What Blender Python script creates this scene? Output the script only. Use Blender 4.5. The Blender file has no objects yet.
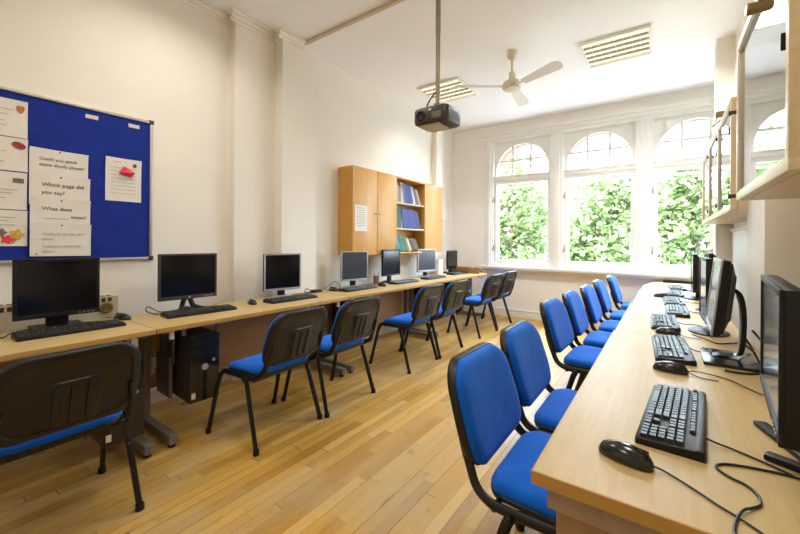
import bpy, bmesh, math, random
from mathutils import Vector, Matrix
R = random.Random(7)
PI = math.pi
SC = bpy.context.scene
C = SC.collection

# ------------------------------------------------------------------ materials
def lin(r, g, b):
    f = lambda c: (c / 255 / 12.92) if c / 255 <= .04045 else ((c / 255 + .055) / 1.055) ** 2.4
    return (f(r), f(g), f(b), 1)

class N:
    """small node-tree helper"""
    def __init__(s, name):
        s.m = bpy.data.materials.new(name); s.m.use_nodes = True
        s.t = s.m.node_tree; s.t.nodes.clear()
        s.out = s.t.nodes.new('ShaderNodeOutputMaterial')
    def n(s, typ, **kw):
        nd = s.t.nodes.new('ShaderNode' + typ)
        for k, v in kw.items():
            if k.startswith('_'):
                setattr(nd, k[1:], v)
        return nd
    def l(s, a, b): s.t.links.new(a, b)
    def val(s, sock, v):
        if hasattr(v, 'is_linked') or hasattr(v, 'node'): s.l(v, sock)
        else: sock.default_value = v
    def math(s, op, a, b=None):
        nd = s.n('Math', _operation=op); s.val(nd.inputs[0], a)
        if b is not None: s.val(nd.inputs[1], b)
        return nd.outputs[0]
    def mix(s, fac, a, b, mode='MIX'):
        nd = s.n('Mix', _data_type='RGBA', _blend_type=mode)
        s.val(nd.inputs[0], fac); s.val(nd.inputs[6], a); s.val(nd.inputs[7], b)
        return nd.outputs[2]
    def coords(s, scale=(1, 1, 1), rot=(0, 0, 0), kind='Object'):
        tc = s.n('TexCoord'); mp = s.n('Mapping')
        mp.inputs['Scale'].default_value = scale; mp.inputs['Rotation'].default_value = rot
        s.l(tc.outputs[kind], mp.inputs[0]); return mp.outputs[0]
    def noise(s, vec, scale, detail=3, rough=.5):
        nd = s.n('TexNoise'); s.l(vec, nd.inputs['Vector'])
        nd.inputs['Scale'].default_value = scale; nd.inputs['Detail'].default_value = detail
        nd.inputs['Roughness'].default_value = rough
        return nd.outputs[0]
    def ramp(s, fac, stops):
        nd = s.n('ValToRGB'); s.l(fac, nd.inputs[0]); e = nd.color_ramp.elements
        while len(e) < len(stops): e.new(.5)
        for i, (p, c) in enumerate(stops):
            e[i].position = p; e[i].color = c
        return nd.outputs[0]
    def bump(s, h, strength=.2, dist=.002):
        nd = s.n('Bump'); s.l(h, nd.inputs['Height'])
        nd.inputs['Strength'].default_value = strength; nd.inputs['Distance'].default_value = dist
        return nd.outputs[0]
    def bsdf(s, color, rough=.5, metal=0, bump=None, coat=0, sheen=0, spec=.5):
        b = s.n('BsdfPrincipled')
        s.val(b.inputs['Base Color'], color); s.val(b.inputs['Roughness'], rough)
        b.inputs['Metallic'].default_value = metal
        b.inputs['Coat Weight'].default_value = coat; b.inputs['Coat Roughness'].default_value = .12
        b.inputs['Sheen Weight'].default_value = sheen
        b.inputs['Specular IOR Level'].default_value = spec
        if bump is not None: s.l(bump, b.inputs['Normal'])
        s.l(b.outputs[0], s.out.inputs[0]); return b

def plain(name, col, rough=.5, metal=0, var=.06, nscale=30, bstr=.08, coat=0, sheen=0, spec=.5):
    k = N(name); v = k.coords()
    nz = k.noise(v, nscale, 4)
    dark = tuple(c * (1 - var) for c in col[:3]) + (1,)
    lite = tuple(min(1, c * (1 + var)) for c in col[:3]) + (1,)
    c = k.ramp(nz, [(.3, dark), (.7, lite)])
    k.bsdf(c, rough, metal, k.bump(nz, bstr, .001) if bstr else None, coat, sheen, spec)
    return k.m

def wood(name, a, b, rough=.35, scale=(3, 60, 60), coat=.15, spec=.5):
    k = N(name); v = k.coords(scale)
    nz = k.noise(v, 1.0, 5, .6)
    v2 = k.coords((scale[0] * 4, scale[1] * 5, scale[2] * 5)); n2 = k.noise(v2, 1.0, 3)
    f = k.math('ADD', k.math('MULTIPLY', nz, .7), k.math('MULTIPLY', n2, .3))
    c = k.ramp(f, [(.3, a), (.7, b)])
    k.bsdf(c, rough, 0, k.bump(f, .05, .0005), coat, spec=spec); return k.m

def fabric(name, a, b, scale=900, sheen=.25):
    k = N(name); v = k.coords()
    nz = k.noise(v, scale, 2); n2 = k.noise(v, 14, 3)
    f = k.math('ADD', k.math('MULTIPLY', nz, .6), k.math('MULTIPLY', n2, .4))
    c = k.ramp(f, [(.3, a), (.7, b)])
    bs = k.bsdf(c, .85, 0, k.bump(nz, .35, .001), 0, sheen, .25)
    bs.inputs['Sheen Tint'].default_value = (.35, .6, 1, 1)
    return k.m

def emit(name, col, strength):
    k = N(name); e = k.n('Emission'); v = k.coords(); nz = k.noise(v, 3, 1)
    c = k.ramp(nz, [(0, col), (1, tuple(x * .96 for x in col[:3]) + (1,))])
    k.l(c, e.inputs[0]); e.inputs[1].default_value = strength
    k.l(e.outputs[0], k.out.inputs[0]); return k.m

def glass(name, tint=(1, 1, 1, 1), ior=1.5, rough=0.0, boost=1.0):
    k = N(name); tr = k.n('BsdfTransparent'); tr.inputs[0].default_value = tint
    gl = k.n('BsdfGlossy'); gl.inputs['Roughness'].default_value = rough
    lw = k.n('LayerWeight'); lw.inputs[0].default_value = .5
    f = k.math('MINIMUM', k.math('MULTIPLY', k.math('ADD', .035, k.math('MULTIPLY', k.math('POWER', lw.outputs['Facing'], 5), .93)), boost), 1.0)
    mx = k.n('MixShader'); k.l(f, mx.inputs[0]); k.l(tr.outputs[0], mx.inputs[1]); k.l(gl.outputs[0], mx.inputs[2])
    k.l(mx.outputs[0], k.out.inputs[0]); return k.m

def floor_mat():
    k = N('oak_strip_floor')
    tc = k.n('TexCoord'); sp = k.n('SeparateXYZ'); k.l(tc.outputs['Object'], sp.inputs[0])
    W, Lb = .060, .85
    row = k.math('FLOOR', k.math('DIVIDE', sp.outputs[0], W))
    wn = k.n('TexWhiteNoise', _noise_dimensions='1D'); k.l(row, wn.inputs['W'])
    yy = k.math('ADD', k.math('DIVIDE', sp.outputs[1], Lb), k.math('MULTIPLY', wn.outputs[0], 9.0))
    pl = k.math('FLOOR', yy)
    cb = k.n('CombineXYZ'); k.l(row, cb.inputs[0]); k.l(pl, cb.inputs[1])
    w2 = k.n('TexWhiteNoise', _noise_dimensions='3D'); k.l(cb.outputs[0], w2.inputs['Vector'])
    base = k.ramp(w2.outputs[0], [(0, lin(176, 128, 46)), (.25, lin(196, 150, 62)), (.55, lin(206, 162, 74)), (.8, lin(212, 170, 84)), (1, lin(220, 182, 104))])
    gv = k.coords((55, 2.2, 1)); grain = k.noise(gv, 1.0, 6, .6)
    base = k.mix(k.math('MULTIPLY', grain, .5), base, lin(146, 100, 40), 'MIX')
    wv = k.coords((1, .55, 1)); wear = k.noise(wv, 2.1, 5, .62)
    wr = k.ramp(wear, [(.46, (0, 0, 0, 1)), (.62, (1, 1, 1, 1))])
    base = k.mix(k.math('MULTIPLY', wr, .5), base, lin(182, 162, 128))
    st = k.noise(k.coords((5, 1.6, 1)), 3.2, 6, .7)
    sr = k.ramp(st, [(.58, (0, 0, 0, 1)), (.74, (1, 1, 1, 1))])
    base = k.mix(k.math('MULTIPLY', sr, .7), base, lin(118, 86, 48))
    kn = k.n('TexVoronoi'); k.l(k.coords((1, .55, 1)), kn.inputs['Vector']); kn.inputs['Scale'].default_value = 2.6
    ks = k.ramp(kn.outputs['Distance'], [(.0, (1, 1, 1, 1)), (.045, (1, 1, 1, 1)), (.06, (0, 0, 0, 1))])
    base = k.mix(k.math('MULTIPLY', ks, .6), base, lin(82, 60, 40))
    fx = k.math('FRACT', k.math('DIVIDE', sp.outputs[0], W)); fy = k.math('FRACT', yy)
    gx = k.math('LESS_THAN', fx, .055); gy = k.math('LESS_THAN', fy, .005)
    gap = k.math('MAXIMUM', gx, gy)
    base = k.mix(k.math('MULTIPLY', k.math('MULTIPLY', gap, wn.outputs[0]), .85), base, lin(62, 40, 18))
    rough = k.math('ADD', .34, k.math('MULTIPLY', wear, .22))
    h = k.math('SUBTRACT', k.math('MULTIPLY', grain, .2), gap)
    k.bsdf(base, rough, 0, k.bump(h, .25, .0015), .1)
    return k.m

M = {}
M['floor'] = floor_mat()
M['wall'] = plain('cream_wall_paint', lin(240, 234, 223), .75, var=.015, nscale=3, bstr=.04)
M['wallwin'] = plain('beige_wall_paint', lin(241, 236, 228), .75, var=.015, nscale=3, bstr=.04)
M['ceil'] = plain('white_ceiling_paint', lin(247, 247, 247), .8, var=.012, nscale=2, bstr=.03)
M['white'] = plain('white_gloss_paint', lin(240, 238, 232), .4, var=.015, nscale=6, bstr=.03)
M['beech'] = wood('beech_desk_laminate', lin(188, 159, 104), lin(203, 176, 124), .42, (60, 3, 60), .05, .3)
M['beechedge'] = wood('beech_edge_band', lin(180, 136, 66), lin(196, 154, 84), .4, (3, 3, 60), .1)
M['cab'] = wood('golden_beech_veneer', lin(200, 144, 60), lin(214, 160, 76), .4, (40, 40, 2), .1)
M['maple'] = wood('pale_maple_veneer', lin(222, 200, 158), lin(234, 216, 180), .4, (40, 3, 40), .1)
M['panelwood'] = wood('brown_panel_laminate', lin(150, 116, 82), lin(172, 136, 98), .45, (3, 3, 40), .05)
M['greywood'] = wood('taupe_panel_laminate', lin(150, 128, 104), lin(164, 142, 118), .5, (30, 30, 3), 0)
M['black'] = plain('black_moulded_plastic', (.008, .0072, .0065, 1), .42, var=.2, nscale=400, bstr=.12, spec=.35)
M['blackgloss'] = plain('black_gloss_plastic', (.01, .01, .0105, 1), .2, var=.1, bstr=0, coat=.3)
M['shell'] = plain('black_chair_shell', (.0115, .0098, .0082, 1), .4, var=.15, nscale=500, bstr=.25, spec=.4)
M['tube'] = plain('black_powder_coat', (.009, .0085, .008, 1), .35, var=.1, nscale=200, bstr=.05, spec=.4)
M['keys'] = plain('charcoal_key_plastic', (.022, .022, .024, 1), .33, var=.12, nscale=200, bstr=.05)
M['grey'] = plain('grey_painted_steel', lin(116, 108, 99), .45, var=.05)
M['darkgrey'] = plain('dark_grey_steel', lin(58, 52, 47), .5, var=.08)
M['silver'] = plain('silver_plastic', lin(176, 178, 180), .35, .3, var=.03)
M['chrome'] = plain('brushed_chrome', lin(200, 200, 200), .2, 1, var=.03, bstr=0)
M['strip'] = plain('beige_ceiling_strip', lin(206, 188, 164), .6, var=.03)
M['polem'] = plain('grey_olive_pole', lin(152, 142, 118), .4, .3, var=.05)
M['brass'] = plain('aged_brass', lin(150, 134, 98), .32, 1, var=.08, bstr=0)
M['alu'] = plain('aluminium_trim', lin(196, 190, 178), .4, .6, var=.03)
M['screen'] = plain('dark_lcd_screen', (.007, .007, .008, 1), .14, var=.05, bstr=0, spec=.4)
M['screenreflect'] = plain('lcd_screen_painted_reflection', (.05, .058, .066, 1), .2, var=.05, bstr=0, spec=.9)  # dark screen with the window reflection put into its grey base colour
M['blue'] = fabric('royal_blue_upholstery', lin(0, 80, 182), lin(0, 108, 222))
M['board'] = fabric('navy_noticeboard_felt', lin(20, 40, 132), lin(28, 52, 150), 500, .1)
M['paper'] = plain('white_paper', lin(232, 226, 216), .8, var=.015, bstr=.02)
M['ink'] = plain('grey_black_ink', lin(72, 68, 66), .7, bstr=0)
M['inklight'] = plain('faint_grey_ink', lin(160, 155, 150), .7, bstr=0)
M['pink'] = plain('pink_red_paper', lin(228, 60, 84), .7, var=.05)
M['redcol'] = plain('dark_red_print', lin(150, 52, 52), .7, var=.3, nscale=60)
M['orange'] = plain('orange_brown_print', lin(196, 128, 70), .7, var=.3, nscale=80)
M['yellowcol'] = plain('mustard_print', lin(210, 170, 60), .7, var=.3, nscale=80)
M['bluecol'] = plain('blue_print', lin(60, 70, 130), .7, var=.2)
M['greycol'] = plain('grey_print', lin(110, 105, 95), .7, var=.3, nscale=90)
M['beige'] = plain('beige_enamel', lin(196, 184, 158), .45, var=.03)
M['ivory'] = plain('ivory_fan_enamel', lin(226, 216, 192), .35, var=.02)
M['fanwhite'] = plain('white_fan_blade', lin(238, 232, 220), .3, var=.02, bstr=0, coat=.3)
M['cablem'] = plain('black_cable_rubber', (.012, .012, .012, 1), .4, var=.1, bstr=0)
M['louvre'] = plain('satin_louvre_metal', lin(150, 146, 136), .35, .5, var=.03)
M['lamp'] = emit('warm_fluorescent_diffuser', (1, .87, .64, 1), .62)
M['pane'] = glass('window_glass')
M['cabglass'] = glass('cabinet_glass', (.93, .97, .95, 1), 1.5, 0.02, 1.5)
M['projector'] = plain('dark_brown_projector_plastic', lin(58, 48, 40), .4, var=.1)
M['brick'] = plain('red_brick_arch', lin(186, 104, 80), .8, var=.3, nscale=40)
M['outwall'] = plain('red_brick_outer_wall', lin(170, 92, 70), .85, var=.3, nscale=30)
M['label'] = plain('white_sticker', lin(220, 214, 200), .6, bstr=0)
M['yellow'] = plain('cream_yellow_plastic', lin(222, 208, 150), .5)
M['bark'] = plain('tree_bark', lin(92, 76, 60), .9, var=.3, nscale=12, bstr=.5)
M['bounceground'] = plain('grey_bounce_ground', lin(118, 116, 113), .9, var=.3, nscale=4)  # unseen ground, grey chosen so it bounces neutral light to the ceiling
M['brown'] = plain('brown_pot_plastic', lin(122, 94, 72), .5)
M['tray'] = wood('mid_brown_tray_wood', lin(150, 104, 60), lin(176, 128, 80), .45, (4, 40, 40), .1)

def leaf_mat():
    k = N('spring_leaves'); g = k.n('NewGeometry')
    c = k.ramp(g.outputs['Random Per Island'], [(0, lin(84, 98, 56)), (.4, lin(118, 138, 84)), (.75, lin(152, 168, 114)), (1, lin(196, 206, 164))])
    d = k.n('BsdfDiffuse'); t = k.n('BsdfTranslucent'); k.l(c, d.inputs[0]); k.l(c, t.inputs[0])
    a = k.n('MixShader'); a.inputs[0].default_value = .45
    k.l(d.outputs[0], a.inputs[1]); k.l(t.outputs[0], a.inputs[2]); k.l(a.outputs[0], k.out.inputs[0])
    return k.m
M['leaf'] = leaf_mat()
BOOKC = {}
def bookmat(name, rgb):
    if name not in BOOKC: BOOKC[name] = plain('book_cover_' + name, lin(*rgb), .45, var=.08, bstr=.03)
    return BOOKC[name]

# ------------------------------------------------------------------ mesh helpers
class MB:
    def __init__(s): s.v = []; s.f = []; s.mi = []; s.cur = 0
    def add(s, vs, fs):
        o = len(s.v); s.v += [tuple(v) for v in vs]
        for f in fs: s.f.append(tuple(i + o for i in f)); s.mi.append(s.cur)
        return s
    def mat(s, i): s.cur = i; return s
    def box(s, x0, x1, y0, y1, z0, z1, b=0, T=None, seg=2):
        bm = bmesh.new()
        bmesh.ops.create_cube(bm, size=1)
        for v in bm.verts:
            v.co = Vector((x0 + (v.co.x + .5) * (x1 - x0), y0 + (v.co.y + .5) * (y1 - y0), z0 + (v.co.z + .5) * (z1 - z0)))
        b = min(b, .45 * min(abs(x1 - x0), abs(y1 - y0), abs(z1 - z0)))
        if b > 0: bmesh.ops.bevel(bm, geom=bm.edges[:], offset=b, segments=seg, profile=.6, affect='EDGES')
        s.addbm(bm, T); return s
    def addbm(s, bm, T=None):
        bm.verts.ensure_lookup_table(); bm.verts.index_update()
        vs = [(T @ v.co) if T else v.co for v in bm.verts]
        s.add(vs, [[v.index for v in f.verts] for f in bm.faces]); bm.free()
    def tube(s, pts, r, n=8, caps=True, sx=1, sy=1):
        P = [Vector(p) for p in pts]; rings = []
        t0 = (P[1] - P[0]).normalized()
        up = Vector((0, 0, 1)) if abs(t0.z) < .9 else Vector((1, 0, 0))
        a = t0.cross(up).normalized()
        for i, p in enumerate(P):
            if i == 0: t = P[1] - P[0]
            elif i == len(P) - 1: t = P[-1] - P[-2]
            else: t = (P[i + 1] - P[i]).normalized() + (P[i] - P[i - 1]).normalized()
            t.normalize(); a = (a - t * a.dot(t)).normalized(); b = t.cross(a)
            rr = r[i] if isinstance(r, (list, tuple)) else r
            rings.append([p + a * math.cos(2 * PI * k / n) * rr * sx + b * math.sin(2 * PI * k / n) * rr * sy for k in range(n)])
        return s.loft(rings, caps)
    def loft(s, rings, caps=True, closed=True):
        n = len(rings[0]); vs = [v for r in rings for v in r]; fs = []
        for i in range(len(rings) - 1):
            for k in range(n if closed else n - 1):
                k2 = (k + 1) % n
                fs.append((i * n + k, i * n + k2, (i + 1) * n + k2, (i + 1) * n + k))
        if caps:
            fs.append(tuple(range(n))[::-1]); fs.append(tuple((len(rings) - 1) * n + k for k in range(n)))
        return s.add(vs, fs)
    def lathe(s, prof, n=24, T=None, c=(0, 0, 0)):
        rings = []
        for r, z in prof:
            q = [Vector((c[0] + r * math.cos(2 * PI * k / n), c[1] + r * math.sin(2 * PI * k / n), c[2] + z)) for k in range(n)]
            rings.append([T @ v if T else v for v in q])
        return s.loft(rings)
    def prism(s, poly, axis, a, b):
        """poly 2D points extruded along axis from a to b"""
        def p3(u, w, t): return {'x': (t, u, w), 'y': (u, t, w), 'z': (u, w, t)}[axis]
        n = len(poly)
        vs = [p3(u, w, a) for u, w in poly] + [p3(u, w, b) for u, w in poly]
        fs = [tuple(range(n))[::-1], tuple(range(n, 2 * n))] + [(i, (i + 1) % n, n + (i + 1) % n, n + i) for i in range(n)]
        return s.add(vs, fs)
    def frame(s, u0, u1, w0, w1, t, axis, a, b, bev=0):
        """rectangular ring, bar width t, in the plane across axis"""
        for (p0, p1, q0, q1) in ((u0, u1, w0, w0 + t), (u0, u1, w1 - t, w1), (u0, u0 + t, w0 + t, w1 - t), (u1 - t, u1, w0 + t, w1 - t)):
            if axis == 'x': s.box(a, b, p0, p1, q0, q1, bev)
            elif axis == 'y': s.box(p0, p1, a, b, q0, q1, bev)
            else: s.box(p0, p1, q0, q1, a, b, bev)
        return s

def obj(name, mb, mats, parent=None, world=False, ang=35):
    me = bpy.data.meshes.new(name)
    me.from_pydata([tuple(v) for v in mb.v], [], mb.f)
    if not isinstance(mats, (list, tuple)): mats = [mats]
    for m in mats: me.materials.append(m)
    for p, i in zip(me.polygons, mb.mi): p.material_index = i
    bm = bmesh.new(); bm.from_mesh(me); bmesh.ops.recalc_face_normals(bm, faces=bm.faces[:]); bm.to_mesh(me); bm.free()
    me.shade_smooth(); me.set_sharp_from_angle(angle=math.radians(ang))
    o = bpy.data.objects.new(name, me); C.objects.link(o)
    if parent is not None:
        o.parent = parent
        if world: o.matrix_parent_inverse = (Matrix.Translation(parent.location) @ parent.rotation_euler.to_matrix().to_4x4()).inverted()
    return o

def thing(name, label, cat, loc=(0, 0, 0), rz=0, group=None):
    o = bpy.data.objects.new(name, None); C.objects.link(o)
    o.empty_display_size = .1; o.location = loc; o.rotation_euler = (0, 0, rz)
    o['label'] = label; o['category'] = cat
    if group: o['group'] = group
    return o
def tag(o, label, cat, group=None, kind=None):
    o['label'] = label; o['category'] = cat
    if group: o['group'] = group
    if kind: o['kind'] = kind
    return o
def struct(o, label=None, cat=None):
    o['kind'] = 'structure'
    if label: o['label'] = label
    if cat: o['category'] = cat
    return o
def dup(root, loc, rz, label, group=None):
    r = root.copy(); C.objects.link(r); r.location = loc; r.rotation_euler = (0, 0, rz); r['label'] = label
    if group: r['group'] = group
    for ch in list(root.children):
        c = ch.copy(); C.objects.link(c); c.parent = r
        for g in list(ch.children):
            d = g.copy(); C.objects.link(d); d.parent = c
    return r
def smooth(pts, n=8):
    P = [Vector(p) for p in pts]; out = []
    for i in range(len(P) - 1):
        p0 = P[max(i - 1, 0)]; p1 = P[i]; p2 = P[i + 1]; p3 = P[min(i + 2, len(P) - 1)]
        for k in range(n):
            t = k / n
            out.append(.5 * ((2 * p1) + (p2 - p0) * t + (2 * p0 - 5 * p1 + 4 * p2 - p3) * t * t + (3 * p1 - p0 - 3 * p2 + p3) * t ** 3))
    out.append(P[-1]); return out
def text(name, body, size, loc, parent, mat, rot=(PI / 2, 0, PI / 2), align='LEFT', font_ext=.0003):
    cu = bpy.data.curves.new(name, 'FONT'); cu.body = body; cu.size = size; cu.align_x = align; cu.extrude = font_ext
    cu.space_line = .95
    cu.materials.append(mat)
    tmp = bpy.data.objects.new(name, cu); C.objects.link(tmp)
    dg = bpy.context.evaluated_depsgraph_get(); dg.update()
    me = bpy.data.meshes.new_from_object(tmp.evaluated_get(dg)); me.name = name
    bpy.data.objects.remove(tmp); bpy.data.curves.remove(cu)
    o = bpy.data.objects.new(name, me); C.objects.link(o); o.parent = parent
    o.matrix_parent_inverse = Matrix.Translation(parent.location).inverted()
    o.location = loc; o.rotation_euler = rot; return o

# ------------------------------------------------------------------ room constants
H, D = 3.26, 6.15
XL, XR = -3.19, .54
XM = -3.085
YN = -1.6
DT = .73          # desk top height

# ------------------------------------------------------------------ setting
struct(obj('floor', MB().box(XL - .3, 1.3, YN - .2, D + .2, -.12, 0), M['floor']), 'worn honey coloured hardwood strip floor', 'floor')
struct(obj('ceiling', MB().box(XL - .3, 1.3, YN - .2, D + .25, H, H + .15), M['ceil']), 'plain white plaster ceiling', 'ceiling')
w = MB().box(XL - .2, XL, YN - .2, D + .2, 0, H)
w.box(XL - .05, -3.105, 1.82, 2.23, 0, H).box(XL - .05, -2.985, 2.23, 2.66, 0, H)      # stepped chimney breast
w.box(XL - .05, XM, 2.66, 5.2, 0, H).box(XL - .05, -3.0, 5.2, 5.4, 0, H)
struct(obj('wall_left', w, M['wall'], ang=10), 'cream wall with stepped piers', 'wall')
w = MB().box(XR, XR + .2, YN - .2, 4.77, 0, H)
w.box(.37, XR + .05, 2.34, 2.78, 0, H)                                                     # near pier
w.box(.405, 1.15, 4.77, 4.97, 0, H).box(.95, 1.15, 4.9, D + .2, 0, H)
struct(obj('wall_right', w, M['wall'], ang=10), 'cream wall with two piers', 'wall')
struct(obj('wall_front', MB().box(XL - .2, XR + .3, YN - .2, YN, 0, H), M['wall'], ang=10), 'cream wall behind the viewpoint', 'wall')
WC = [-1.945, -.81, .325]; HW = .497
ZS, ZT = .84, 3.02
w = MB().box(XL - .2, 1.2, D, D + .35, 0, ZS).box(XL - .2, 1.2, D, D + .35, ZT, H)
w.box(XL - .2, WC[0] - HW, D, D + .35, ZS, ZT).box(WC[2] + HW, 1.2, D, D + .35, ZS, ZT)
for i in (0, 1): w.box(WC[i] + HW, WC[i + 1] - HW, D, D + .35, ZS, ZT)
struct(obj('wall_back', w, M['wallwin'], ang=10), 'beige wall with three arched windows', 'wall')

# window joinery that runs across the wall
t = MB().box(-2.62, 1.0, 6.03, D + .12, .80, .845, .008).box(-2.58, .98, 6.08, D, .765, .80, .01)
struct(obj('trim_1', t, M['white']), 'long white window sill board', 'sill')
t = MB().box(-2.6, .98, 6.09, D, 3.00, 3.06, .006).box(-2.62, 1.0, 6.05, D, 3.06, 3.09, .008).box(-2.58, .96, 6.12, D, 2.95, 3.0, .004)
struct(obj('trim_2', t, M['white']), 'white moulded cornice above the windows', 'trim')
t = MB()
for cx in (WC[0] - HW - .045, (WC[0] + WC[1]) / 2, (WC[1] + WC[2]) / 2, WC[2] + HW + .045):
    hw = .055 if abs(cx - (WC[0] + WC[1]) / 2) > .1 and abs(cx - (WC[1] + WC[2]) / 2) > .1 else .085
    t.box(cx - hw, cx + hw, 6.115, D, .845, 2.95, .006).box(cx - hw * .55, cx + hw * .55, 6.095, D, .845, 2.95, .008)
struct(obj('trim_3', t, M['white']), 'white pilasters between the windows', 'trim')
t = MB().box(XL, XR, 2.475, 2.51, H - .025, H, .004)
struct(obj('trim_4', t, M['strip']), 'thin strip across the ceiling', 'trim')
t = MB()
def corn(x0, y0, x1, y1, nx, ny):
    for d, z0, z1 in ((.05, H - .025, H), (.028, H - .06, H - .025), (.012, H - .085, H - .06)):
        xs = sorted((x0, x1 if x1 != x0 else x0 + nx * d)); ys = sorted((y0, y1 if y1 != y0 else y0 + ny * d))
        t.box(xs[0], xs[1], ys[0], ys[1], z0, z1)
corn(XL, YN, XL, 1.82, 1, 0); corn(XL, 1.82, -3.105, 1.82, 0, -1); corn(-3.105, 1.77, -3.105, 2.23, 1, 0)
corn(-3.105, 2.23, -2.985, 2.23, 0, -1); corn(-2.985, 2.18, -2.985, 2.47, 1, 0)
struct(obj('trim_5', t, M['wall']), 'small cornice along the left wall', 'trim')
t = MB().box(XL, .95, D - .022, D, 0, .11, .004).box(XL, .95, D - .03, D, .11, .125, .004)
struct(obj('baseboard_back', t, M['wallwin']), 'painted skirting under the windows', 'skirting')
t = MB().box(XL, XL + .02, YN, 1.82, 0, .11, .004).box(XM, XM + .02, 2.66, 5.2, 0, .11, .004)
struct(obj('baseboard_left', t, M['wall']), 'painted skirting along the left wall', 'skirting')
t = MB().box(XR - .02, XR, YN, 2.34, 0, .11, .004).box(XR - .02, XR, 2.78, 4.77, 0, .11, .004)
struct(obj('baseboard_right', t, M['wall']), 'painted skirting along the right wall', 'skirting')

# windows
def arch(cx, r, z0, n=24, rz=None):
    rz = rz or r
    return [(cx + r * math.cos(PI - PI * k / n), z0 + rz * math.sin(PI * k / n)) for k in range(n + 1)]
for i, cx in enumerate(WC):
    root = bpy.data.objects.new('window_%d' % (i + 1), None); C.objects.link(root); root.location = (cx, D + .1, ZS)
    struct(root, ['arched white sash window on the left', 'arched white sash window in the middle', 'arched white sash window on the right'][i], 'window')
    f = MB().frame(cx - HW, cx + HW, .845, ZT, .03, 'y', 6.13, 6.30, .004)
    f.box(cx - HW + .03, cx + HW - .03, 6.15, 6.26, 2.285, 2.355, .006).box(cx - HW + .02, cx + HW - .02, 6.13, 6.2, 2.345, 2.37, .006)
    f.box(cx - HW, cx + HW, 6.1, 6.2, .845, .885, .008)
    obj('window_frame', f, M['white'], root, True)
    # arched spandrel board
    a = arch(cx, .425, 2.46); x0, x1 = cx - HW + .03, cx + HW - .03; zt = ZT - .03
    sp = MB()
    pts = [(cx - .425, 2.35)] + a + [(cx + .425, 2.35)]
    outer = [(x0, 2.35)] + [(x0 + (x1 - x0) * k / 24, zt) for k in range(25)] + [(x1, 2.35)]
    outer[1] = (x0, zt)
    def ring(y): return [(p[0], y, p[1]) for p in pts], [(p[0], y, p[1]) for p in outer]
    i1, o1 = ring(6.185); i2, o2 = ring(6.235); n = len(pts); vs = i1 + o1 + i2 + o2; fs = []
    for k in range(n - 1):
        fs += [(k, k + 1, n + k + 1, n + k), (2 * n + k, 3 * n + k, 3 * n + k + 1, 2 * n + k + 1), (k, 2 * n + k, 2 * n + k + 1, k + 1)]
    sp.add(vs, fs); obj('arched_board', sp, M['white'], root, True, 50)
    ms = MB()
    for xx in (cx - .148, cx + .148): ms.box(xx - .019, xx + .019, 6.195, 6.22, 2.35, 2.46 + math.sqrt(.425 ** 2 - .148 ** 2))
    ms.box(cx - .39, cx + .39, 6.197, 6.218, 2.608, 2.645)
    obj('glazing_bar', ms, M['white'], root, True)
    s = MB().frame(cx - .465, cx + .465, .885, 2.285, .05, 'y', 6.17, 6.215, .006)
    s.box(cx - .415, cx + .415, 6.175, 6.21, .935, .96, .004)
    obj('sash', s, M['white'], root, True)
    s = MB().box(cx - .40, cx + .40, 6.25, 6.275, 2.17, 2.2, .003).frame(cx - .44, cx + .44, .9, 2.33, .03, 'y', 6.25, 6.285, .003)
    obj('storm_rail', s, M['white'], root, True)
    obj('window_pane', MB().box(cx - .42, cx + .42, 6.19, 6.194, .93, 2.24), M['pane'], root, True)
    obj('fanlight_pane', MB().prism([(cx - .42, 2.36)] + arch(cx, .42, 2.46) + [(cx + .42, 2.36)], 'y', 6.206, 6.21), M['pane'], root, True)
    for z in (1.15, 1.98):
        l = MB().box(cx - .478, cx - .455, 6.150, 6.172, z - .05, z + .05, .004).tube([(cx - .467, 6.155, z), (cx - .467, 6.12, z - .01), (cx - .467, 6.11, z - .06)], .007)
        obj('latch', l, M['brass'], root, True)
    b = MB(); ai = arch(cx, .468, 2.455); ao = arch(cx, .64, 2.455)
    vs = [(p[0], 6.33, p[1]) for p in ai] + [(p[0], 6.33, p[1]) for p in ao] + [(p[0], 6.5, p[1]) for p in ai] + [(p[0], 6.5, p[1]) for p in ao]; n = 25; fs = []
    for k in range(24):
        fs += [(k, k + 1, n + k + 1, n + k), (2 * n + k, 2 * n + k + 1, 3 * n + k + 1, 3 * n + k), (k, k + 1, 2 * n + k + 1, 2 * n + k)]
    b.add(vs, fs)
    obj('brick_arch', b, M['brick'], root, True)

# ------------------------------------------------------------------ left noticeboard and papers
XB = XL + .002
nb = thing('noticeboard', 'blue felt noticeboard in a silver frame on the left wall', 'noticeboard', (XL, .1, 1.1))
obj('felt_panel', MB().box(XB, XB + .014, -.78, 1.185, 1.115, 2.13), M['board'], nb, True)
obj('frame', MB().frame(-.79, 1.2, 1.1, 2.145, .02, 'x', XB, XB + .024, .003), M['alu'], nb, True)
for y, z in ((1.19, 2.135), (1.19, 1.11)):
    obj('corner_cap', MB().box(XB, XB + .028, y - .016, y + .016, z - .016, z + .016, .006), M['darkgrey'], nb, True)
for y0, y1, z0, lab in ((.797, .867, 2.066, 'left'), (1.043, 1.112, 2.066, 'right')):
    o = obj('label_strip', MB().box(XB + .014, XB + .018, y0, y1, z0, z0 + .026, .001), M['label'])
    tag(o, 'small white strip on the top of the blue board, ' + ('nearer its corner' if lab == 'right' else 'further from its corner'), 'label', 'white strips on the noticeboard')
XP = XB + .0145
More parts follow.
